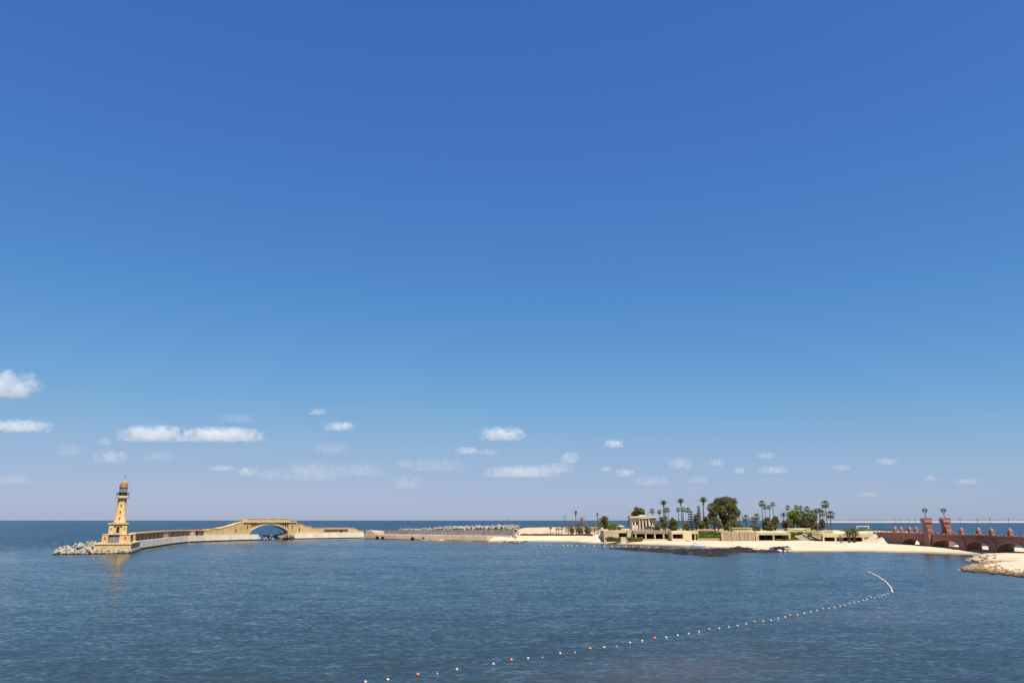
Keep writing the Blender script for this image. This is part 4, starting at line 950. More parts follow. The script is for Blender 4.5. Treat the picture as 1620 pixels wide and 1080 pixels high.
# stairs with rail on the sand slope by the bridge
ss = thing('slope_stairs', 'narrow stairs with dark handrail down the sand slope by the bridge', 'stairs')
pa, pb = A(1386, 844.5, 328), A(1410, 858.2, 303)
N = 18
for k in range(N):
    p = pa.lerp(pb, (k + .5) / N); p.z = gz(p.x, p.y) + .12; MB().box(p.x - 1.1, p.x + .9, p.y - .75, p.y + .75, p.z - 1.6, p.z + .05).build('step', 'fascia_shade_brown' if k % 2 else 'retaining_stone', ss)
mb = MB(); 
for k in range(9):
    p = pa.lerp(pb, k / 8) + Vector((1.2, 0, 0)); p.z = gz(p.x, p.y); mb.tube(p, p + Vector((0, 0, 1.2)), .08, n=5); HP = (HP if k else []) + [p]
for hh in (1.2, .6): mb.path([p + Vector((0, 0, hh)) for p in HP], .09, 5)
mb.build('handrail', 'dark_metal', ss)
# concrete ramp on the left beach
rp = thing('beach_ramp', 'pale concrete ramp climbing diagonally from the beach left of the terrace building', 'ramp')
pa, pb = G(936, 854.5, 0.9), G(948.5, 845.4, 3.2)
d = (pb - pa); sd_ = Vector((1.6, -.6, 0))
MB().hexa([pa - sd_ - Vector((0, 0, 2)), pa + sd_ - Vector((0, 0, 2)), pb + sd_ - Vector((0, 0, 2)), pb - sd_ - Vector((0, 0, 2))], [pa - sd_, pa + sd_, pb + sd_, pb - sd_]).build('slab', 'path_pale', rp)
for s_ in (-1, 1):
    q0 = sd_ * s_; w_ = sd_.normalized() * .2
    MB().hexa([pa + q0 - w_ - Vector((0, 0, 1)), pa + q0 + w_ - Vector((0, 0, 1)), pb + q0 + w_ - Vector((0, 0, 1)), pb + q0 - w_ - Vector((0, 0, 1))], [pa + q0 - w_ + Vector((0, 0, .35)), pa + q0 + w_ + Vector((0, 0, .35)), pb + q0 + w_ + Vector((0, 0, .35)), pb + q0 - w_ + Vector((0, 0, .35))]).build('kerb', 'villa_cream', rp)
# pink garden wall behind the beach palms
gw = thing('garden_wall', 'pinkish garden wall in sections behind the dry beach palms', 'wall')
YGW = 424.0
for k in range(11):
    p_ = 893 + k * 5; bpx('section', 'pink_wall', gw, p_ + .2, p_ + 4.2, YGW + (k % 2) * .4, YGW + .5 + (k % 2) * .4, 2.5, ZatY(833.2 + (k % 3) * 1.0, YGW)); bpx('pillar', 'retaining_stone', gw, p_ + 4.22, p_ + 5.18, YGW - .2, YGW + .8, 2.5, ZatY(833.0, YGW))
for i, (px, y) in enumerate([(866, 840.3), (873, 840.5), (878, 840.2), (904, 840.6), (917, 840.4)]):
    Y = 418.0 - i; x = XatY(px, y, Y); z = gz(x, Y)
    lo = thing('sun_lounger', ['lone', 'second', 'third', 'fourth', 'fifth'][i] + ' dark red lounger from the left on the sand before the garden wall', 'lounger', (x, Y, z), .2 * i, 'loungers before the garden wall')
    MB().box(-1, .35, -.35, .35, .3, .42).build('seat', 'lounger_red', lo); MB().hexa([(.36, -.35, .3), (.45, -.35, .3), (.45, .35, .3), (.36, .35, .3)], [(.95, -.35, 1.0), (1.05, -.35, 1.0), (1.05, .35, 1.0), (.95, .35, 1.0)]).build('backrest', 'lounger_red', lo)
    for lx in (-.9, .3):
        for ly in (-.3, .3): MB().tube((lx, ly, 0), (lx, ly, .3), .04).build('leg', 'dark_metal', lo)
# ================================================================== SHORE ROCKS, REEF, FLOATS, BOATS
REEF = [(962, 867.5), (985, 869.5), (1015, 871.5), (1050, 874), (1090, 877.5), (1125, 880), (1146, 879.5), (1152, 874.8), (1185, 873.8), (1212, 873.8), (1245, 873.2), (1268, 870.8), (1240, 870.6), (1205, 870.4), (1160, 868.6), (1130, 868.3), (1105, 870.5), (1070, 869.8), (1040, 869.2), (1010, 867.6), (985, 866.3)]
RP = [tuple(G(*p)[:2]) for p in REEF]
xs = [p[0] for p in RP]; ys = [p[1] for p in RP]
rx = np.arange(min(xs) - 3, max(xs) + 3, .55); ry = np.arange(min(ys) - 3, max(ys) + 3, .55)
RX, RY = np.meshgrid(rx, ry); D = sdist(RP, RX, RY)
RZg = np.clip(D * .28, -.6, .30) + .8 * vnoise(RX, RY, 3.6, 11) + .8 * vnoise(RX, RY, 1.5, 12) + .5 * vnoise(RX, RY, .7, 13) - .06
base_h = land_h(RX, RY); RZg = np.where(base_h > 0, RZg + base_h * .75, RZg)
idx = np.arange(RX.size).reshape(RX.shape); q = np.stack([idx[:-1, :-1], idx[:-1, 1:], idx[1:, 1:], idx[1:, :-1]], -1).reshape(-1, 4)
q = q[(D.ravel()[q].max(1) > -1.5)]
me = bpy.data.meshes.new('rock_reef'); me.from_pydata(np.stack([RX.ravel(), RY.ravel(), RZg.ravel()], -1).tolist(), [], q.tolist()); me.update(); me.materials.append(MATS['reef_rock'])
kind(link('rock_reef', me), 'structure')
SR = [rock_mesh('spit_rock', 20 + s, 'spit_rock') for s in range(5)]
EDGE = [(1521, 900.3), (1528, 902), (1545, 903.8), (1562, 905.3), (1578, 906.7), (1600, 909), (1622, 912), (1650, 915)]
k = 0; r = random.Random(4)
def rock_at(px, y, s, label, group):
    global k
    p = G(px, y, .2); o = link('rock', SR[k % 5]); z = max(gz(p.x, p.y), 0.0); o.location = (p.x, p.y, z + s * .22); o.scale = (s * r.uniform(.8, 1.3), s * r.uniform(.8, 1.3), s * r.uniform(.6, .95)); o.rotation_euler = (r.uniform(-.4, .4), r.uniform(-.4, .4), r.uniform(0, 6.28))
    tag(o, label, 'rock', group); k += 1
for i in range(110):
    q_ = r.random() * (len(EDGE) - 1.001); j = int(q_); f_ = q_ - j
    px = EDGE[j][0] + (EDGE[j + 1][0] - EDGE[j][0]) * f_; y = EDGE[j][1] + (EDGE[j + 1][1] - EDGE[j][1]) * f_ - abs(r.gauss(0, 1.6)) - .2
    rock_at(px, y, r.uniform(.2, .48), 'brown rock in the rubble along the near edge of the sand spit', 'rocks along the near edge of the spit')
for i in range(28):
    f_ = r.random(); px = 1524 + f_ * 55; y = 886.5 + r.gauss(0, 2.2) - 8 * abs(f_ - .25) * (r.random())
    rock_at(px, y, r.uniform(.22, .55), 'brown rock at the farther tip of the sand spit', 'rocks at the farther tip of the spit')
for i in range(12): rock_at(1545 + r.random() * 40, 893 + r.random() * 8 - 4, r.uniform(.25, .5), 'small stone scattered on the sand between the spit tips', 'stones on the spit sand')
for i in range(26): rock_at(797 + r.random() * 36, 855.6 + r.gauss(0, .9), r.uniform(.3, .75), 'orange-brown rock at the bend of the shore right of the causeway', 'rocks at the shore bend')
# pebbly rubble between the rocks
mbp = MB(); pm = RK[0]
for i in range(700):
    q_ = r.random() * (len(EDGE) - 1.001); j = int(q_); f_ = q_ - j
    p = G(EDGE[j][0] + (EDGE[j + 1][0] - EDGE[j][0]) * f_, EDGE[j][1] + (EDGE[j + 1][1] - EDGE[j][1]) * f_ - abs(r.gauss(0, 3.0)), .2); z = max(gz(p.x, p.y), 0); s = r.uniform(.12, .3)
    mbp.xf = Matrix.Translation((p.x, p.y, z + s * .3)) @ Matrix.Rotation(r.uniform(0, 6), 4, 'Z') @ Matrix.Scale(s, 4)
    mbp.add([(1, 0, 0), (-.2, .9, .1), (-.9, -.2, 0), (.1, -1, .1), (.1, .1, .8), (0, 0, -.7)], [(0, 1, 4), (1, 2, 4), (2, 3, 4), (3, 0, 4), (1, 0, 5), (2, 1, 5), (3, 2, 5), (0, 3, 5)])
kind(tag(mbp.build('rubble', 'spit_rock'), 'fine stone rubble along the near edge of the sand spit', 'rubble'), 'stuff')
# ---- buoy line
BUOY = [(578.3, 1079.5, 'w'), (613.6, 1076, 'w'), (661, 1068.5, 'o'), (692, 1065, 's'), (722.8, 1059.4, 'w'), (780.5, 1051, 'w'), (808.9, 1045.5, 'o'), (835.5, 1042, 'w'), (858, 1039.5, 's'), (886.3, 1034.2, 'w'), (909.8, 1032, 's'), (933.3, 1027, 'o'), (956, 1024.6, 'w'), (975.5, 1022.2, 's'), (996.6, 1017.4, 'w'), (1016, 1014.4, 'w'), (1035.6, 1010.6, 'o'), (1054, 1009, 'w'), (1072.3, 1005.6, 'w'), (1089.6, 1002.9, 'w'), (1105.8, 1000, 'w'), (1121.8, 996.5, 'o'), (1137.9, 994.5, 'w'), (1153, 992.2, 'w'), (1166.8, 990, 'w'), (1180.3, 987.4, 'w'), (1193.7, 984.8, 'o'), (1207.5, 983.2, 'w'), (1219.7, 981.6, 'w'), (1231.3, 978.8, 'w'), (1242.2, 976.5, 'w'), (1249.9, 974.1, 'o'), (1261.8, 973, 'w'), (1272.4, 970.7, 'w'), (1283, 968.5, 'w'), (1292.6, 966.2, 'w'), (1302.2, 964, 'o'), (1311.2, 963, 'w'), (1320.5, 961.1, 'w'), (1328.9, 958.9, 'w'), (1336.3, 957.2, 'w'), (1344, 954.7, 'w'), (1351.4, 953.4, 'w'), (1358.4, 952.1, 'w'), (1364.9, 949.9, 'w'), (1371.3, 948.6, 'w'), (1378, 946.3, 'o'), (1383.5, 946.2, 'w'), (1390.5, 943.4, 's'), (1395.3, 942.5, 'w'), (1399.8, 940.6, 'w'), (1404.7, 939.3, 'w')]
CURVE = [(1411.6, 937.1), (1410.3, 931.7), (1407.6, 927.6), (1402.8, 922.2), (1396, 916.7), (1387.9, 911.3), (1379.7, 907.2), (1373, 904.5)]
def ball_mesh(nm, m_, rr):
    return MB().lathe([(rr * .12, -rr)] + [(rr * math.cos(a), rr * .92 * math.sin(a)) for a in np.linspace(-1.35, 1.35, 9)] + [(rr * .16, rr * 1.0), (rr * .16, rr * 1.18), (rr * .07, rr * 1.22)], 14).mesh(nm, m_, True)
BM = {'w': ball_mesh('float', 'float_white', .17), 'o': ball_mesh('buoy', 'float_orange', .22), 's': ball_mesh('float', 'float_white', .10)}
cnt = {'w': 0, 'o': 0, 's': 0}; pts = []
for px, y, kd in BUOY:
    p = G(px, y); o = link('buoy', BM[kd]); o.location = (p.x, p.y, {'w': .05, 'o': .08, 's': .02}[kd]); o.rotation_euler = (rng.uniform(-.5, .5), rng.uniform(-.5, .5), rng.uniform(0, 6)); pts.append(Vector((p.x, p.y, -.03)))
    sc_ = .58 + .001 * max(0, p.y - 60); o.scale = (sc_,) * 3
    tag(o, {'w': 'round white float, %s white one from the near left end of the buoy line', 'o': 'round orange buoy, %s orange one from the near left end of the buoy line', 's': 'small sunken white float, %s small one from the near left end of the buoy line'}[kd] % ordinal(cnt[kd]), 'buoy', 'floats of the swimming line')
    cnt[kd] += 1
CP = [G(*c) for c in CURVE]; L = [0]
for a_, b_ in zip(CP[:-1], CP[1:]): L.append(L[-1] + (b_ - a_).length)
nf = 34; FM = {c: MB().lathe([(.04, -.34), (.13, -.3), (.16, -.2), (.16, .2), (.13, .3), (.04, .34)], 10).mesh('float', c, True) for c in ('float_white', 'float_yellow')}
for i in range(nf):
    s_ = L[-1] * i / (nf - 1); j = max(0, min(len(L) - 2, int(np.searchsorted(L, s_)) - 1)); f_ = (s_ - L[j]) / (L[j + 1] - L[j]); p = CP[j].lerp(CP[j + 1], f_); d = CP[j + 1] - CP[j]
    yl = i % 7 in (2, 3, 4, 5); o = link('float', FM['float_yellow' if yl else 'float_white']); o.location = (p.x, p.y, .06); o.rotation_euler = (PI / 2, 0, math.atan2(d.y, d.x) + PI / 2 + rng.uniform(-.3, .3)); o.scale = (.8,) * 3
    pts.append(Vector((p.x, p.y, -.03)))
    tag(o, '%s cylinder float, %s from the bend in the curved end of the swimming line' % ('yellow' if yl else 'white', ordinal(i)), 'float', 'cylinder floats on the curved end of the line')
tag(MB().path([p + Vector((0, 0, .01)) for p in pts], .022, 5).build('float_rope', 'rope'), 'thin pale rope strung through the floats of the swimming line', 'rope')
for i, (px, y) in enumerate([(856, 862), (864, 862.2), (871, 862), (891, 862.8), (898, 863), (905, 863.2), (913, 863.4), (924, 863.6), (940, 864), (956, 864.2), (968, 864.4), (979, 864.6), (990, 864.8), (1002, 865), (1014, 865.2), (1027, 865.6), (1040, 866)]):
    p = G(px, y); o = link('buoy', BM['w']); o.location = (p.x, p.y, .1); o.scale = (1.7,) * 3
    tag(o, 'tiny white float off the beach, %s from the left in the row' % ordinal(i), 'buoy', 'tiny floats off the beach')
# ---- motor boat moored behind the reef
p = G(1108, 866.2); mbt = thing('motor_boat', 'white and grey cabin motor boat moored behind the dark reef', 'boat', (p.x, p.y, 0), -.15)
def hull_mb(L_, W_, H_):
    mb = MB(); sec = [(-.5, .85), (-.3, .95), (0, 1), (.25, .85), (.42, .45), (.5, .03)]; rows = []
    for x, w_ in sec:
        rows.append([(x * L_, -w_ * W_ / 2, H_ * (1 + .25 * max(0, x))), (x * L_, -w_ * W_ * .36, -.25), (x * L_, w_ * W_ * .36, -.25), (x * L_, w_ * W_ / 2, H_ * (1 + .25 * max(0, x)))])
    fs = []
    for i in range(len(rows) - 1):
        for k_ in range(4): fs.append((i * 4 + k_, i * 4 + (k_ + 1) % 4, (i + 1) * 4 + (k_ + 1) % 4, (i + 1) * 4 + k_))
    fs += [(3, 2, 1, 0), tuple((len(rows) - 1) * 4 + k_ for k_ in range(4))]
    return mb.add([v for r_ in rows for v in r_], fs)
hull_mb(6.0, 2.1, .75).build('hull', 'boat_white', mbt)
MB().box(-1.6, .9, -.75, .75, .76, 1.45, .25, .1).build('cabin', 'boat_white', mbt)
MB().hexa([(-1.3, -.66, 1.3), (.75, -.66, 1.3), (.75, .66, 1.3), (-1.3, .66, 1.3)], [(-1.2, -.6, 1.46), (.45, -.6, 1.46), (.45, .6, 1.46), (-1.2, .6, 1.46)]).build('windscreen', 'boat_grey', mbt)
MB().box(-2.6, -1.3, -.9, .9, 1.62, 1.72).tube((-2.5, .8, .7), (-2.5, .8, 1.62), .03).tube((-2.5, -.8, .7), (-2.5, -.8, 1.62), .03).build('canopy', 'boat_grey', mbt)
MB().box(-3.35, -3.0, -.2, .2, .1, 1.05, .05, .05).build('outboard_motor', 'boat_grey', mbt)
p = G(1236, 873.0); dg = thing('dinghy', 'small white inflatable dinghy with dark outboard at the beach edge', 'boat', (p.x, p.y, 0), PI / 2 + .1)
MB().path([(-1.5, -.85, .32), (.8, -.85, .32), (1.5, -.4, .45), (1.7, 0, .5), (1.5, .4, .45), (.8, .85, .32), (-1.5, .85, .32)], .3, 10).build('tube', 'boat_white', dg, True)
MB().box(-1.3, 1.4, -.7, .7, .08, .18).build('floor', 'boat_grey', dg); MB().box(-1.35, -1.28, -.6, .6, .1, .6).build('transom', 'boat_white', dg)
MB().box(-1.85, -1.4, -.22, .22, .5, 1.15, .06, .05).box(-1.7, -1.5, -.08, .08, -.4, .5).build('outboard_motor', 'boat_dark', dg)
# ================================================================== TREES
def blob_points(r, n, blobs, shell=.55):
    out = []
    tot_ = sum(b_[3] * b_[4] * b_[5] for b_ in blobs)
    for cx, cy, cz, rx_, ry_, rz_ in blobs:
        m_ = int(n * rx_ * ry_ * rz_ / tot_) + 20; d = r.normal(size=(m_, 3)); d /= np.linalg.norm(d, axis=1)[:, None]
        rad = (shell + (1 - shell) * r.rand(m_, 1)) * (1 + .18 * r.normal(size=(m_, 1)))
        out.append(d * rad * np.array([rx_, ry_, rz_]) + np.array([cx, cy, cz]))
    return np.concatenate(out)
def broad_tree(px, ytop, ybase, wpx, Y, label, material, seed, n=3500, shape=None, leaf=.34, low=.25, name='broadleaf_tree'):
    z0 = ZatY(ybase, Y); x = XatY(px, ybase, Y); z0 = min(z0, gz(x, Y) + .3) if abs(gz(x, Y) - z0) < 3 else z0
    h = ZatY(ytop, Y) - z0; wd = XatY(px + wpx / 2, ytop, Y) - XatY(px - wpx / 2, ytop, Y)
    t_ = thing(name, label, 'tree', (x, Y, z0)); r = np.random.RandomState(seed)
    nb = 13; blobs = []
    for i in range(nb):
        q_ = r.rand(); zc = h * (low + (1 - low) * (.12 + .72 * q_)); a = r.rand() * 6.28
        rad = wd * .5 * (.55 + .45 * math.sin(PI * min(1, .25 + .75 * q_))) - wd * .17; rad = max(rad, .2) * r.uniform(.35, 1)
        s_ = wd * r.uniform(.12, .27); blobs.append((rad * math.cos(a), rad * math.sin(a), zc, s_ * 1.1, s_ * 1.1, s_ * r.uniform(.7, 1.0)))
    blobs.append((0, 0, h * (low + (1 - low) * .55), wd * .24, wd * .24, h * (1 - low) * .26))
    if shape:
        m_ = wd / wpx; blobs = [(bx_ * m_, r.uniform(-.25, .25) * wd, ZatY(by_, Y) - z0, br_ * m_, br_ * m_ * 1.1, br_ * m_ * .85) for bx_, by_, br_ in shape]
    P = blob_points(r, n, blobs); P = P[P[:, 2] > h * low * .35]
    P[:, 2] = np.minimum(P[:, 2], h * (1.0 + .02 * r.rand(len(P))))
    link('crown', leaf_cloud('crown', P, r, leaf, material), t_)
    mb = MB(); tr_ = wd * .035 + .12
    mb.tube((0, 0, -.5), (0, 0, h * (low + .1)), tr_ * 1.3, tr_, 8)
    for b_ in blobs[:9]: mb.tube((0, 0, h * (low + .02)), (b_[0], b_[1], b_[2]), tr_ * .6, tr_ * .15, 5)
    mb.build('trunk', 'tree_bark', t_)
    return t_
def fan_crown(seed, nleaf=30, droop=.9):
    r = random.Random(seed); vs = []; fs = []
    for i in range(nleaf):
        a = i * 2.39996 + r.uniform(-.2, .2); el = 1.35 - (1.35 + droop) * (i / nleaf) + r.uniform(-.12, .12)
        d = Vector((math.cos(a) * math.cos(el), math.sin(a) * math.cos(el), math.sin(el))); side = d.cross(Vector((0, 0, 1))); side = side.normalized() if side.length > .05 else Vector((1, 0, 0)); upv = side.cross(d)
        L_ = r.uniform(.42, .55); hub = d * L_
        o = len(vs); vs += [Vector((0, 0, 0)) + side * .012, Vector((0, 0, 0)) - side * .012, hub - side * .012, hub + side * .012]; fs.append((o, o + 1, o + 2, o + 3))
        nb = 9
        for k_ in range(nb):
            th = -1.25 + 2.5 * (k_ + .5) / nb; bd = d * math.cos(th) + side * math.sin(th); ln = .5 * (1 - .18 * abs(th)) * r.uniform(.85, 1.1)
            mid = hub + bd * ln * .6 + upv * .02; tip = hub + bd * ln + Vector((0, 0, -.16 - .05 * r.random())); pw_ = bd.cross(upv).normalized() * .062
            o = len(vs); vs += [hub, mid + pw_, tip, mid - pw_]; fs.append((o, o + 1, o + 2, o + 3))
    return vs, fs
def date_crown(seed, nleaf=46, up=1.3, down=-.25, width=.20, bend=1.0):
    r = random.Random(seed); vs = []; fs = []
    for i in range(nleaf):
        a = i * 2.39996 + r.uniform(-.25, .25); el = up + (down - up) * (i / nleaf) ** .9 + r.uniform(-.1, .1); hd = Vector((math.cos(a), math.sin(a), 0)); P = []; p = Vector((0, 0, 0)); e = el
        for s_ in range(7): P.append(p.copy()); p = p + (hd * math.cos(e) + Vector((0, 0, math.sin(e)))) * .165; e -= (.13 + .05 * s_ * .6) * bend
        side = hd.cross(Vector((0, 0, 1))).normalized()
        for s_ in range(1, 7):
            w_ = width * math.sin(PI * (s_ + .3) / 7.6); dirn = (P[s_] - P[s_ - 1]).normalized(); upv = side.cross(dirn)
            for sg in (-1, 1):
                for u_ in (.2, .7):
                    b0_ = P[s_ - 1].lerp(P[s_], u_); tip = b0_ + side * sg * w_ + dirn * w_ * .75 + upv * .03; wv = dirn * .028
                    o = len(vs); vs += [b0_ - wv, b0_ + wv, tip]; fs.append((o, o + 1, o + 2))
        for s_ in range(6):
            o = len(vs); vs += [P[s_] + side * .014, P[s_] - side * .014, P[s_ + 1] - side * .01, P[s_ + 1] + side * .01]; fs.append((o, o + 1, o + 2, o + 3))
    return vs, fs
CROWN = {}
for s in range(3):
    CROWN['fan', s] = MB().add(*fan_crown(s)).mesh('crown', 'palm_green'); CROWN['date', s] = MB().add(*date_crown(s)).mesh('crown', 'date_green')
    CROWN['upswept', s] = MB().add(*date_crown(10 + s, 52, 1.5, .45, .17, .42)).mesh('crown', 'date_green')
    CROWN['tied', s] = MB().add(*date_crown(20 + s, 34, 1.56, 1.40, .10, .12)).mesh('crown', 'palm_dry')
    CROWN['dry', s] = MB().add(*date_crown(30 + s, 40, 1.3, -.9, .18)).mesh('crown', 'palm_dry')
SK = MB().lathe([(.05, -.62), (.17, -.55), (.2, -.25), (.1, .02)], 9).mesh('dead_skirt', 'palm_dry')
TRM = []
for s in range(3):
    mb = MB(); r = random.Random(s); cx, cy = 0, 0; prev = None
    for k_ in range(11):
        q_ = k_ / 10; x, y = .9 * (s - 1) * q_ * q_, .25 * math.sin(q_ * 3 + s); rr = 1.25 - .55 * q_ + (.35 if k_ == 0 else 0); row = [(x + rr * math.cos(2 * PI * j / 8), y + rr * math.sin(2 * PI * j / 8), q_) for j in range(8)]
        if prev: mb.add(prev + row, [(j, (j + 1) % 8, 8 + (j + 1) % 8, 8 + j) for j in range(8)])
        prev = row
    TRM.append((mb.mesh('trunk', 'palm_bark', True), (.9 * (s - 1), .25 * math.sin(3 + s))))
pcount = [0]
def palm(px, yc, ybase, rpx, Y, kindp, label, tr=.2, skirt=True, name='palm_tree', tilt=0.0):
    i = pcount[0]; pcount[0] += 1
    tilt = tilt or .035 * math.sin(i * 2.7); c = A(px, yc, Y); zb = ZatY(ybase, Y); g_ = gz(c.x, Y); zb = g_ - .1 if abs(g_ - zb) < 3 else zb
    h = c.z - zb; s = A(px + rpx, yc, Y).x - c.x; v = i % 3
    tm, (ox, oy) = TRM[v]
    t_ = thing(name, label, 'palm', (c.x - ox * tr - math.tan(tilt) * h, Y, zb)); t_.rotation_euler = (0, tilt, 0)
    h /= math.cos(tilt)
    o = link('trunk', tm, t_); o.scale = (tr, tr, h)
    cr = link('crown', CROWN[kindp, v], t_); cr.location = (ox * tr, oy * tr, h); cr.scale = (s * 1.3,) * 3; cr.rotation_euler = (0, 0, i * 1.1)
    if skirt and kindp in ('fan', 'date', 'upswept'):
        sk = link('dead_skirt', SK, t_); sk.location = (ox * tr, oy * tr, h); sk.scale = (s * .9, s * .9, s * (.9 if kindp == 'fan' else .5))
    return t_
# ---- palms round the villa
palm(1031.5, 808, 838, 4, 384, 'fan', 'thin fan palm rising behind the right end of the villa', .16)
palm(1043, 809.5, 838, 3.4, 372, 'fan', 'small-headed fan palm left of the date palm beside the villa', .15)
palm(1050, 799.5, 838, 7.0, 370, 'upswept', 'date palm with broad brush crown right of the villa', .30)
palm(1052.5, 806.8, 838, 4, 366, 'fan', 'left of two fan palms under the brush-crowned date palm', .16)
palm(1056, 806.5, 838, 4, 378, 'fan', 'right of two fan palms under the brush-crowned date palm', .16)
palm(1053, 820, 838, 5, 362, 'date', 'short leafy palm under the brush-crowned date palm', .2)
palm(1077, 796.5, 838.5, 7.0, 366, 'upswept', 'tallest date palm with upright crown in the gap of the garden', .28)
palm(1073, 806, 838.5, 3.5, 374, 'fan', 'thin fan palm left behind the tallest date palm', .15)
palm(1081, 806, 838.5, 3.8, 372, 'fan', 'thin fan palm right behind the tallest date palm', .15)
palm(1088.3, 806.5, 838.5, 4.2, 376, 'fan', 'leaning fan palm just left of the tiered pine', .15, True, 'palm_tree', -.05)
palm(1112.5, 795.5, 838, 8.0, 368, 'upswept', 'date palm with wide ragged crown left of the big dark tree', .30)
palm(1124, 802, 838, 5.5, 364, 'fan', 'fan palm touching the left side of the big dark tree', .2)
palm(1128, 812, 838, 5, 372, 'fan', 'shorter fan palm under the left side of the big dark tree', .2)
palm(1169, 813, 838, 5.0, 368, 'date', 'palm half hidden behind the right side of the big dark tree', .2)
palm(1163, 826, 839, 4.5, 360, 'fan', 'low yellowish palm under the right side of the big dark tree', .2)
palm(1180, 819.5, 837, 5.5, 368, 'fan', 'lone short fan palm standing free right of the big dark tree', .2)
palm(1190.5, 822, 837, 4.2, 372, 'fan', 'leftmost palm of the dark trio behind the panelled wall', .18)
palm(1197, 817.5, 837, 5.2, 374, 'fan', 'tallest palm of the dark trio behind the panelled wall', .18)
palm(1194, 826, 837, 5.0, 366, 'date', 'lowest palm of the dark trio behind the panelled wall', .2)
palm(1205.3, 796.5, 838, 5.2, 366, 'fan', 'tall fan palm with the fullest head, left of the group of four', .19)
palm(1210, 801.8, 838, 3.6, 372, 'fan', 'second fan palm from the left in the group of four', .15)
palm(1216.6, 802, 838, 3.6, 376, 'fan', 'third fan palm from the left in the group of four', .15)
palm(1222.4, 797.5, 838, 3.8, 370, 'fan', 'rightmost fan palm in the group of four', .16)
palm(1239.5, 814.5, 838, 5.4, 372, 'date', 'short date palm left of the bright green tree', .22)
palm(1246.2, 802.6, 838, 3.8, 364, 'fan', 'slim fan palm left before the bright green tree', .16)
palm(1259.6, 802.5, 838, 3.9, 374, 'fan', 'slim fan palm behind the middle of the bright green tree', .16)
palm(1266.5, 803.2, 838, 3.7, 378, 'fan', 'slim fan palm behind the right edge of the bright green tree', .16)
palm(1276.8, 805, 838, 4.6, 376, 'fan', 'yellowish fan palm above the palm grove right of the bright tree', .18)
for i, (px, yc, rp_) in enumerate([(1263, 817, 5.5), (1268, 813.5, 6), (1272.5, 816, 5.6), (1277, 812, 6), (1281, 817, 5.5), (1284.5, 813, 6)]):
    palm(px, yc, 838, rp_, 366 + (i * 5) % 14, 'fan', 'crowded palm, %s from the left in the low grove behind the colonnade' % ORD[i], .19)
palm(1290.5, 809, 839, 6.2, 364, 'date', 'full-headed palm left of the pair beside the tallest fan palm', .24)
palm(1296.5, 808.5, 839, 6.2, 366, 'date', 'full-headed palm right of the pair beside the tallest fan palm', .24)
palm(1301, 812, 839, 5, 376, 'fan', 'fan palm squeezed between the full-headed pair and the tallest one', .18)
palm(1305.6, 797.5, 839.5, 6.4, 362, 'fan', 'tallest fan palm standing alone at the right end of the trees', .20)
palm(1314, 814, 839, 6.4, 364, 'fan', 'short fan palm at the far right end of the trees', .22)
# ---- leaning clump on the beach
palm(1329, 849.5, 864.2, 5.0, 300, 'dry', 'small dry palm standing alone on the beach before the lower pavilion', .2, False)
for i, (px, yc, rp_, tl) in enumerate([(1340.5, 844, 7.5, -.12), (1345, 846, 7.0, .02), (1349, 841.5, 8.0, .10), (1353.5, 844.5, 7.0, .20)]):
    palm(px, yc, 864.0, rp_, 301 + i * .8, 'date', '%s stem of the bushy palm clump on the beach before the pavilion' % ['leftmost leaning', 'shortest middle', 'tallest', 'rightmost leaning'][i], .32, True, 'palm_tree', tl)
# ---- dry palms by the left beach
palm(893.5, 821.5, 842, 4.2, 428, 'tied', 'thin palm with bundled dry crown, left of the tall bundled one', .2, False)
palm(910.8, 818.5, 842, 8.4, 430, 'tied', 'tallest palm with bundled dry crown on the left beach', .22, False)
palm(903, 826, 842, 5.0, 432, 'dry', 'dry bushy palm between the two bundled palms', .2, False)
palm(914.5, 828, 842, 4.5, 434, 'dry', 'low dry palm right of the tallest bundled palm', .2, False)
palm(920.5, 822.5, 842, 6.5, 430, 'dry', 'large dry palm in the middle of the left beach row', .25, False)
palm(926, 828, 842, 4.5, 436, 'dry', 'small dry palm right of the large dry one', .2, False)
palm(939, 829, 842, 4.5, 436, 'dry', 'thin dry palm left of the drooping pair', .2, False)
palm(945.3, 819.5, 844, 6.5, 428, 'tied', 'dead palm with drooping crown left of the broad olive tree', .25, False)
palm(949.5, 823, 844, 6.5, 424, 'dry', 'grey drooping palm touching the broad olive tree', .25, False)
for i, (px, yc, rp_) in enumerate([(871, 834.5, 2.4), (880.5, 836.5, 2.6), (884, 836.5, 2.6), (889, 835.5, 2.4), (899, 834.5, 3.0), (905, 834.5, 2.4), (912.5, 834, 3.4), (919, 836, 2.6), (926.5, 834.5, 3.4), (934, 836.5, 2.8), (940, 837, 2.8), (946.8, 836, 4.0)]):
    palm(px, yc, 844.5, rp_, 412, 'date' if i % 3 else 'fan', 'young palm, %s from the left in the low row before the garden wall' % ORD[i], .16, False, 'young_palm')
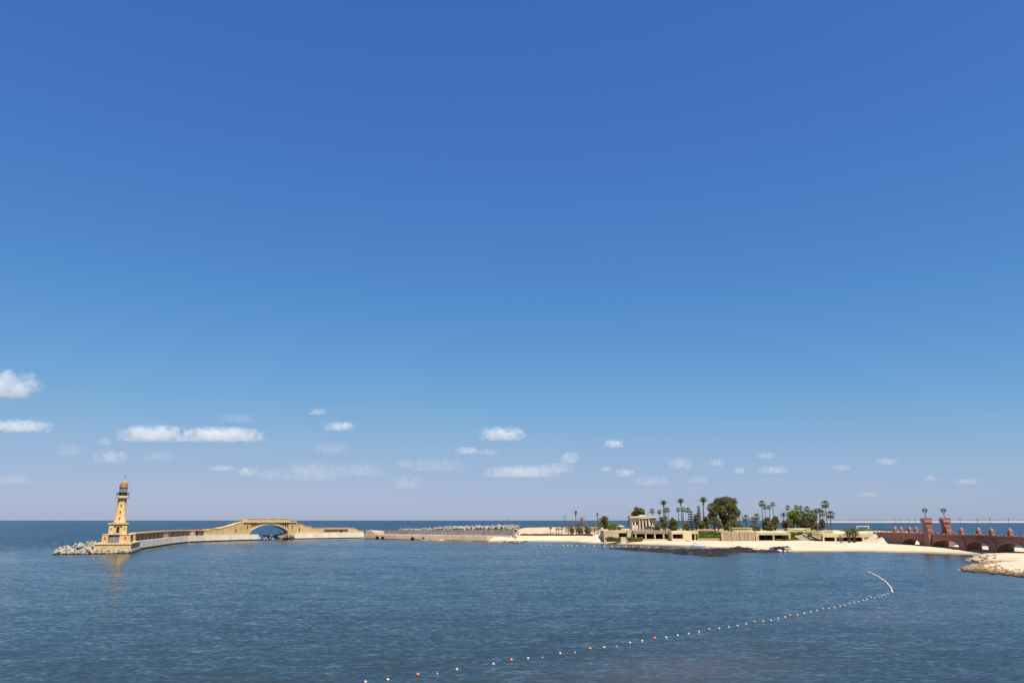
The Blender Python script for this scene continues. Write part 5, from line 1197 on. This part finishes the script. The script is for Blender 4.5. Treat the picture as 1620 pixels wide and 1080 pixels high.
# ---- broadleaf and needle trees
broad_tree(1147, 784.5, 838.5, 43, 372, 'biggest tree, dark and broad, with short thick trunk in the garden', 'leaf_dark', 1, 15000, [(-13, 801, 7.5), (-7, 794, 7.5), (1, 792, 7), (8, 790.5, 6.5), (15, 793, 6.5), (17, 803, 6.5), (9, 801, 8), (13, 814, 7.5), (15, 825, 6.5), (-14, 811, 6), (-6, 807, 8), (2, 806, 8), (7, 820, 7), (19, 818, 3.5), (-1, 817, 6), (-18, 806, 4.5), (3, 831, 4), (-19, 815, 5), (-17, 824, 5), (20, 809, 4.5), (20, 828, 5)], leaf=.36, low=.08)
broad_tree(1131, 806, 839, 18, 366, 'dark tree filling the gap left of the biggest tree', 'leaf_dark', 12, 3600, low=.15)
broad_tree(1160, 812, 839, 16, 364, 'drooping olive-green tree under the right half of the biggest tree', 'leaf_olive', 13, 3600, low=.1)
broad_tree(1011, 801, 836, 24, 396, 'round dark tree rising behind the villa roof', 'leaf_dark', 2, 5500, low=.38)
broad_tree(996.5, 814, 836, 7, 392, 'small bush-like tree at the left corner of the villa', 'leaf_dark', 3, 900, low=.3)
broad_tree(1050, 817, 838, 13, 360, 'olive tree close right of the villa', 'leaf_olive', 4, 3000, low=.12)
broad_tree(1064.5, 813.5, 838.5, 17, 362, 'dense dark tree between the villa and the tallest date palm', 'leaf_dark', 5, 4500, low=.1)
broad_tree(1103, 812, 838.5, 13, 366, 'pale olive tree right beside the tiered pine', 'leaf_olive', 6, 2600, low=.1)
broad_tree(1118, 815, 838.5, 14, 364, 'dark bushy tree under the ragged date palm', 'leaf_dark', 7, 2800, low=.1)
broad_tree(1213.5, 814.5, 839.5, 15, 362, 'brownish-olive tree below the four slim palms', 'leaf_olive', 8, 3600, low=.08)
broad_tree(1227, 812.5, 839.5, 14.5, 360, 'dark green tree right below the four slim palms', 'leaf_dark', 9, 3800, low=.08)
broad_tree(1256, 807.5, 837, 25, 380, 'bright green rounded tree among the slim palms', 'leaf_bright', 10, 5200, low=.48)
broad_tree(1250, 821, 838, 16, 368, 'dark shaded tree below the bright green one', 'leaf_dark', 14, 3200, low=.1)
broad_tree(1269, 812, 838, 24, 384, 'olive tree crowded behind the palm grove, on its left', 'leaf_olive', 16, 6500, low=.12)
broad_tree(1285, 812, 838, 23, 386, 'olive tree crowded behind the palm grove, on its right', 'leaf_olive', 17, 6200, low=.12)
broad_tree(1242, 822, 838.5, 11, 372, 'low dark tree at the left end of the palm grove', 'leaf_dark', 18, 2000, low=.1)
broad_tree(1219, 824, 839.5, 12, 357, 'low olive bush-tree filling the gap below the four slim palms', 'leaf_olive', 19, 2200, low=.05)
for i, (px, yt, wp_, Y, mt, lb) in enumerate([(1087, 827, 12, 359, 'leaf_dark', 'low dark bush left of the foot of the tiered pine'), (1111, 823, 13, 358, 'leaf_dark', 'low dark bush right of the foot of the tiered pine'), (1137, 822, 13, 357, 'leaf_dark', 'low dark bush left of the thick trunk of the biggest tree'), (1154, 825, 14, 358, 'leaf_olive', 'low olive bush right of the thick trunk of the biggest tree'), (1171, 829, 10, 359, 'leaf_olive', 'low olive bush left of the lone short fan palm'), (1040, 827, 9, 360, 'leaf_dark', 'dark bush touching the right wall of the villa'), (1278, 828, 12, 376, 'leaf_olive', 'low shaded bush in the middle of the palm grove'), (1293, 829, 11, 372, 'leaf_olive', 'low bush at the feet of the full-headed palms'), (930, 832.5, 13, 416, 'leaf_olive', 'olive shrub among the dry palms, the right one'), (917, 833.5, 12, 417, 'leaf_olive', 'olive shrub among the dry palms, the middle one'), (904, 834.5, 10, 418, 'leaf_olive', 'olive shrub among the dry palms, the left one')]):
    broad_tree(px, yt, 839 if px > 1000 else 843.5, wp_, Y, lb, mt, 50 + i, 1800, low=.04, name='bush')
broad_tree(1301, 819, 838.5, 12, 372, 'low dark tree at the foot of the tallest fan palm', 'leaf_dark', 11, 2200, low=.15)
broad_tree(957.5, 816, 842, 18, 418, 'broad brownish-olive tree at the right end of the dry palms', 'leaf_olive', 15, 5200, low=.12)
def araucaria(px, ytop, ybase, wpx, Y, label, seed, tiers=8, material='leaf_fir'):
    x = XatY(px, ybase, Y); z0 = gz(x, Y) - .1; h = ZatY(ytop, Y) - z0; R = (XatY(px + wpx / 2, 820, Y) - XatY(px - wpx / 2, 820, Y)) / 2
    t_ = thing('tiered_pine', label, 'tree', (x, Y, z0)); r = np.random.RandomState(seed); P = []
    mb = MB().tube((0, 0, 0), (0, 0, h * .99), .24, .04, 8)
    for k_ in range(tiers):
        q_ = k_ / (tiers - 1); z = h * (.12 + .84 * q_); rr = R * (1 - .78 * q_)
        for b_ in range(7):
            a = b_ * 2 * PI / 7 + k_ * .4; e = Vector((math.cos(a) * rr, math.sin(a) * rr, z + .12 * rr)); mb.tube((0, 0, z), e, .06, .02, 4)
            n = int(16 + 30 * rr / R); u_ = r.uniform(.15, 1.02, n); sp = r.normal(size=(n, 3)) * np.array([.22, .22, .09])
            P.append(np.stack([math.cos(a) * rr * u_, math.sin(a) * rr * u_, z + .12 * rr * u_ * u_ + .08], -1) + sp)
    link('crown', leaf_cloud('crown', np.concatenate(P), r, .26, material), t_); mb.build('trunk', 'tree_bark', t_)
araucaria(1094.5, 808.5, 838.5, 17, 362, 'tiered dark pine with open layers right of the tallest date palm', 1, 8)
araucaria(1107, 800, 838.5, 9, 372, 'narrow conical pine behind the ragged date palm', 2, 11, 'leaf_olive')
for i, (p0, p1, y0, y1, Y) in enumerate([(964, 980, 829.5, 838, 372), (1022, 1042, 833.5, 838.5, 363.5), (1190, 1202, 832, 839.5, 356)]):
    hedge(p0, p1, Y, y0, y1, 3.0, ['bright shrubs left of the villa beside the pinkish kiosk', 'low bushes at the foot of the villa', 'round green bush below the dark palm trio'][i], 40 + i, 'shrub', ('hedge_green', 'leaf_olive', 'leaf_olive')[i])
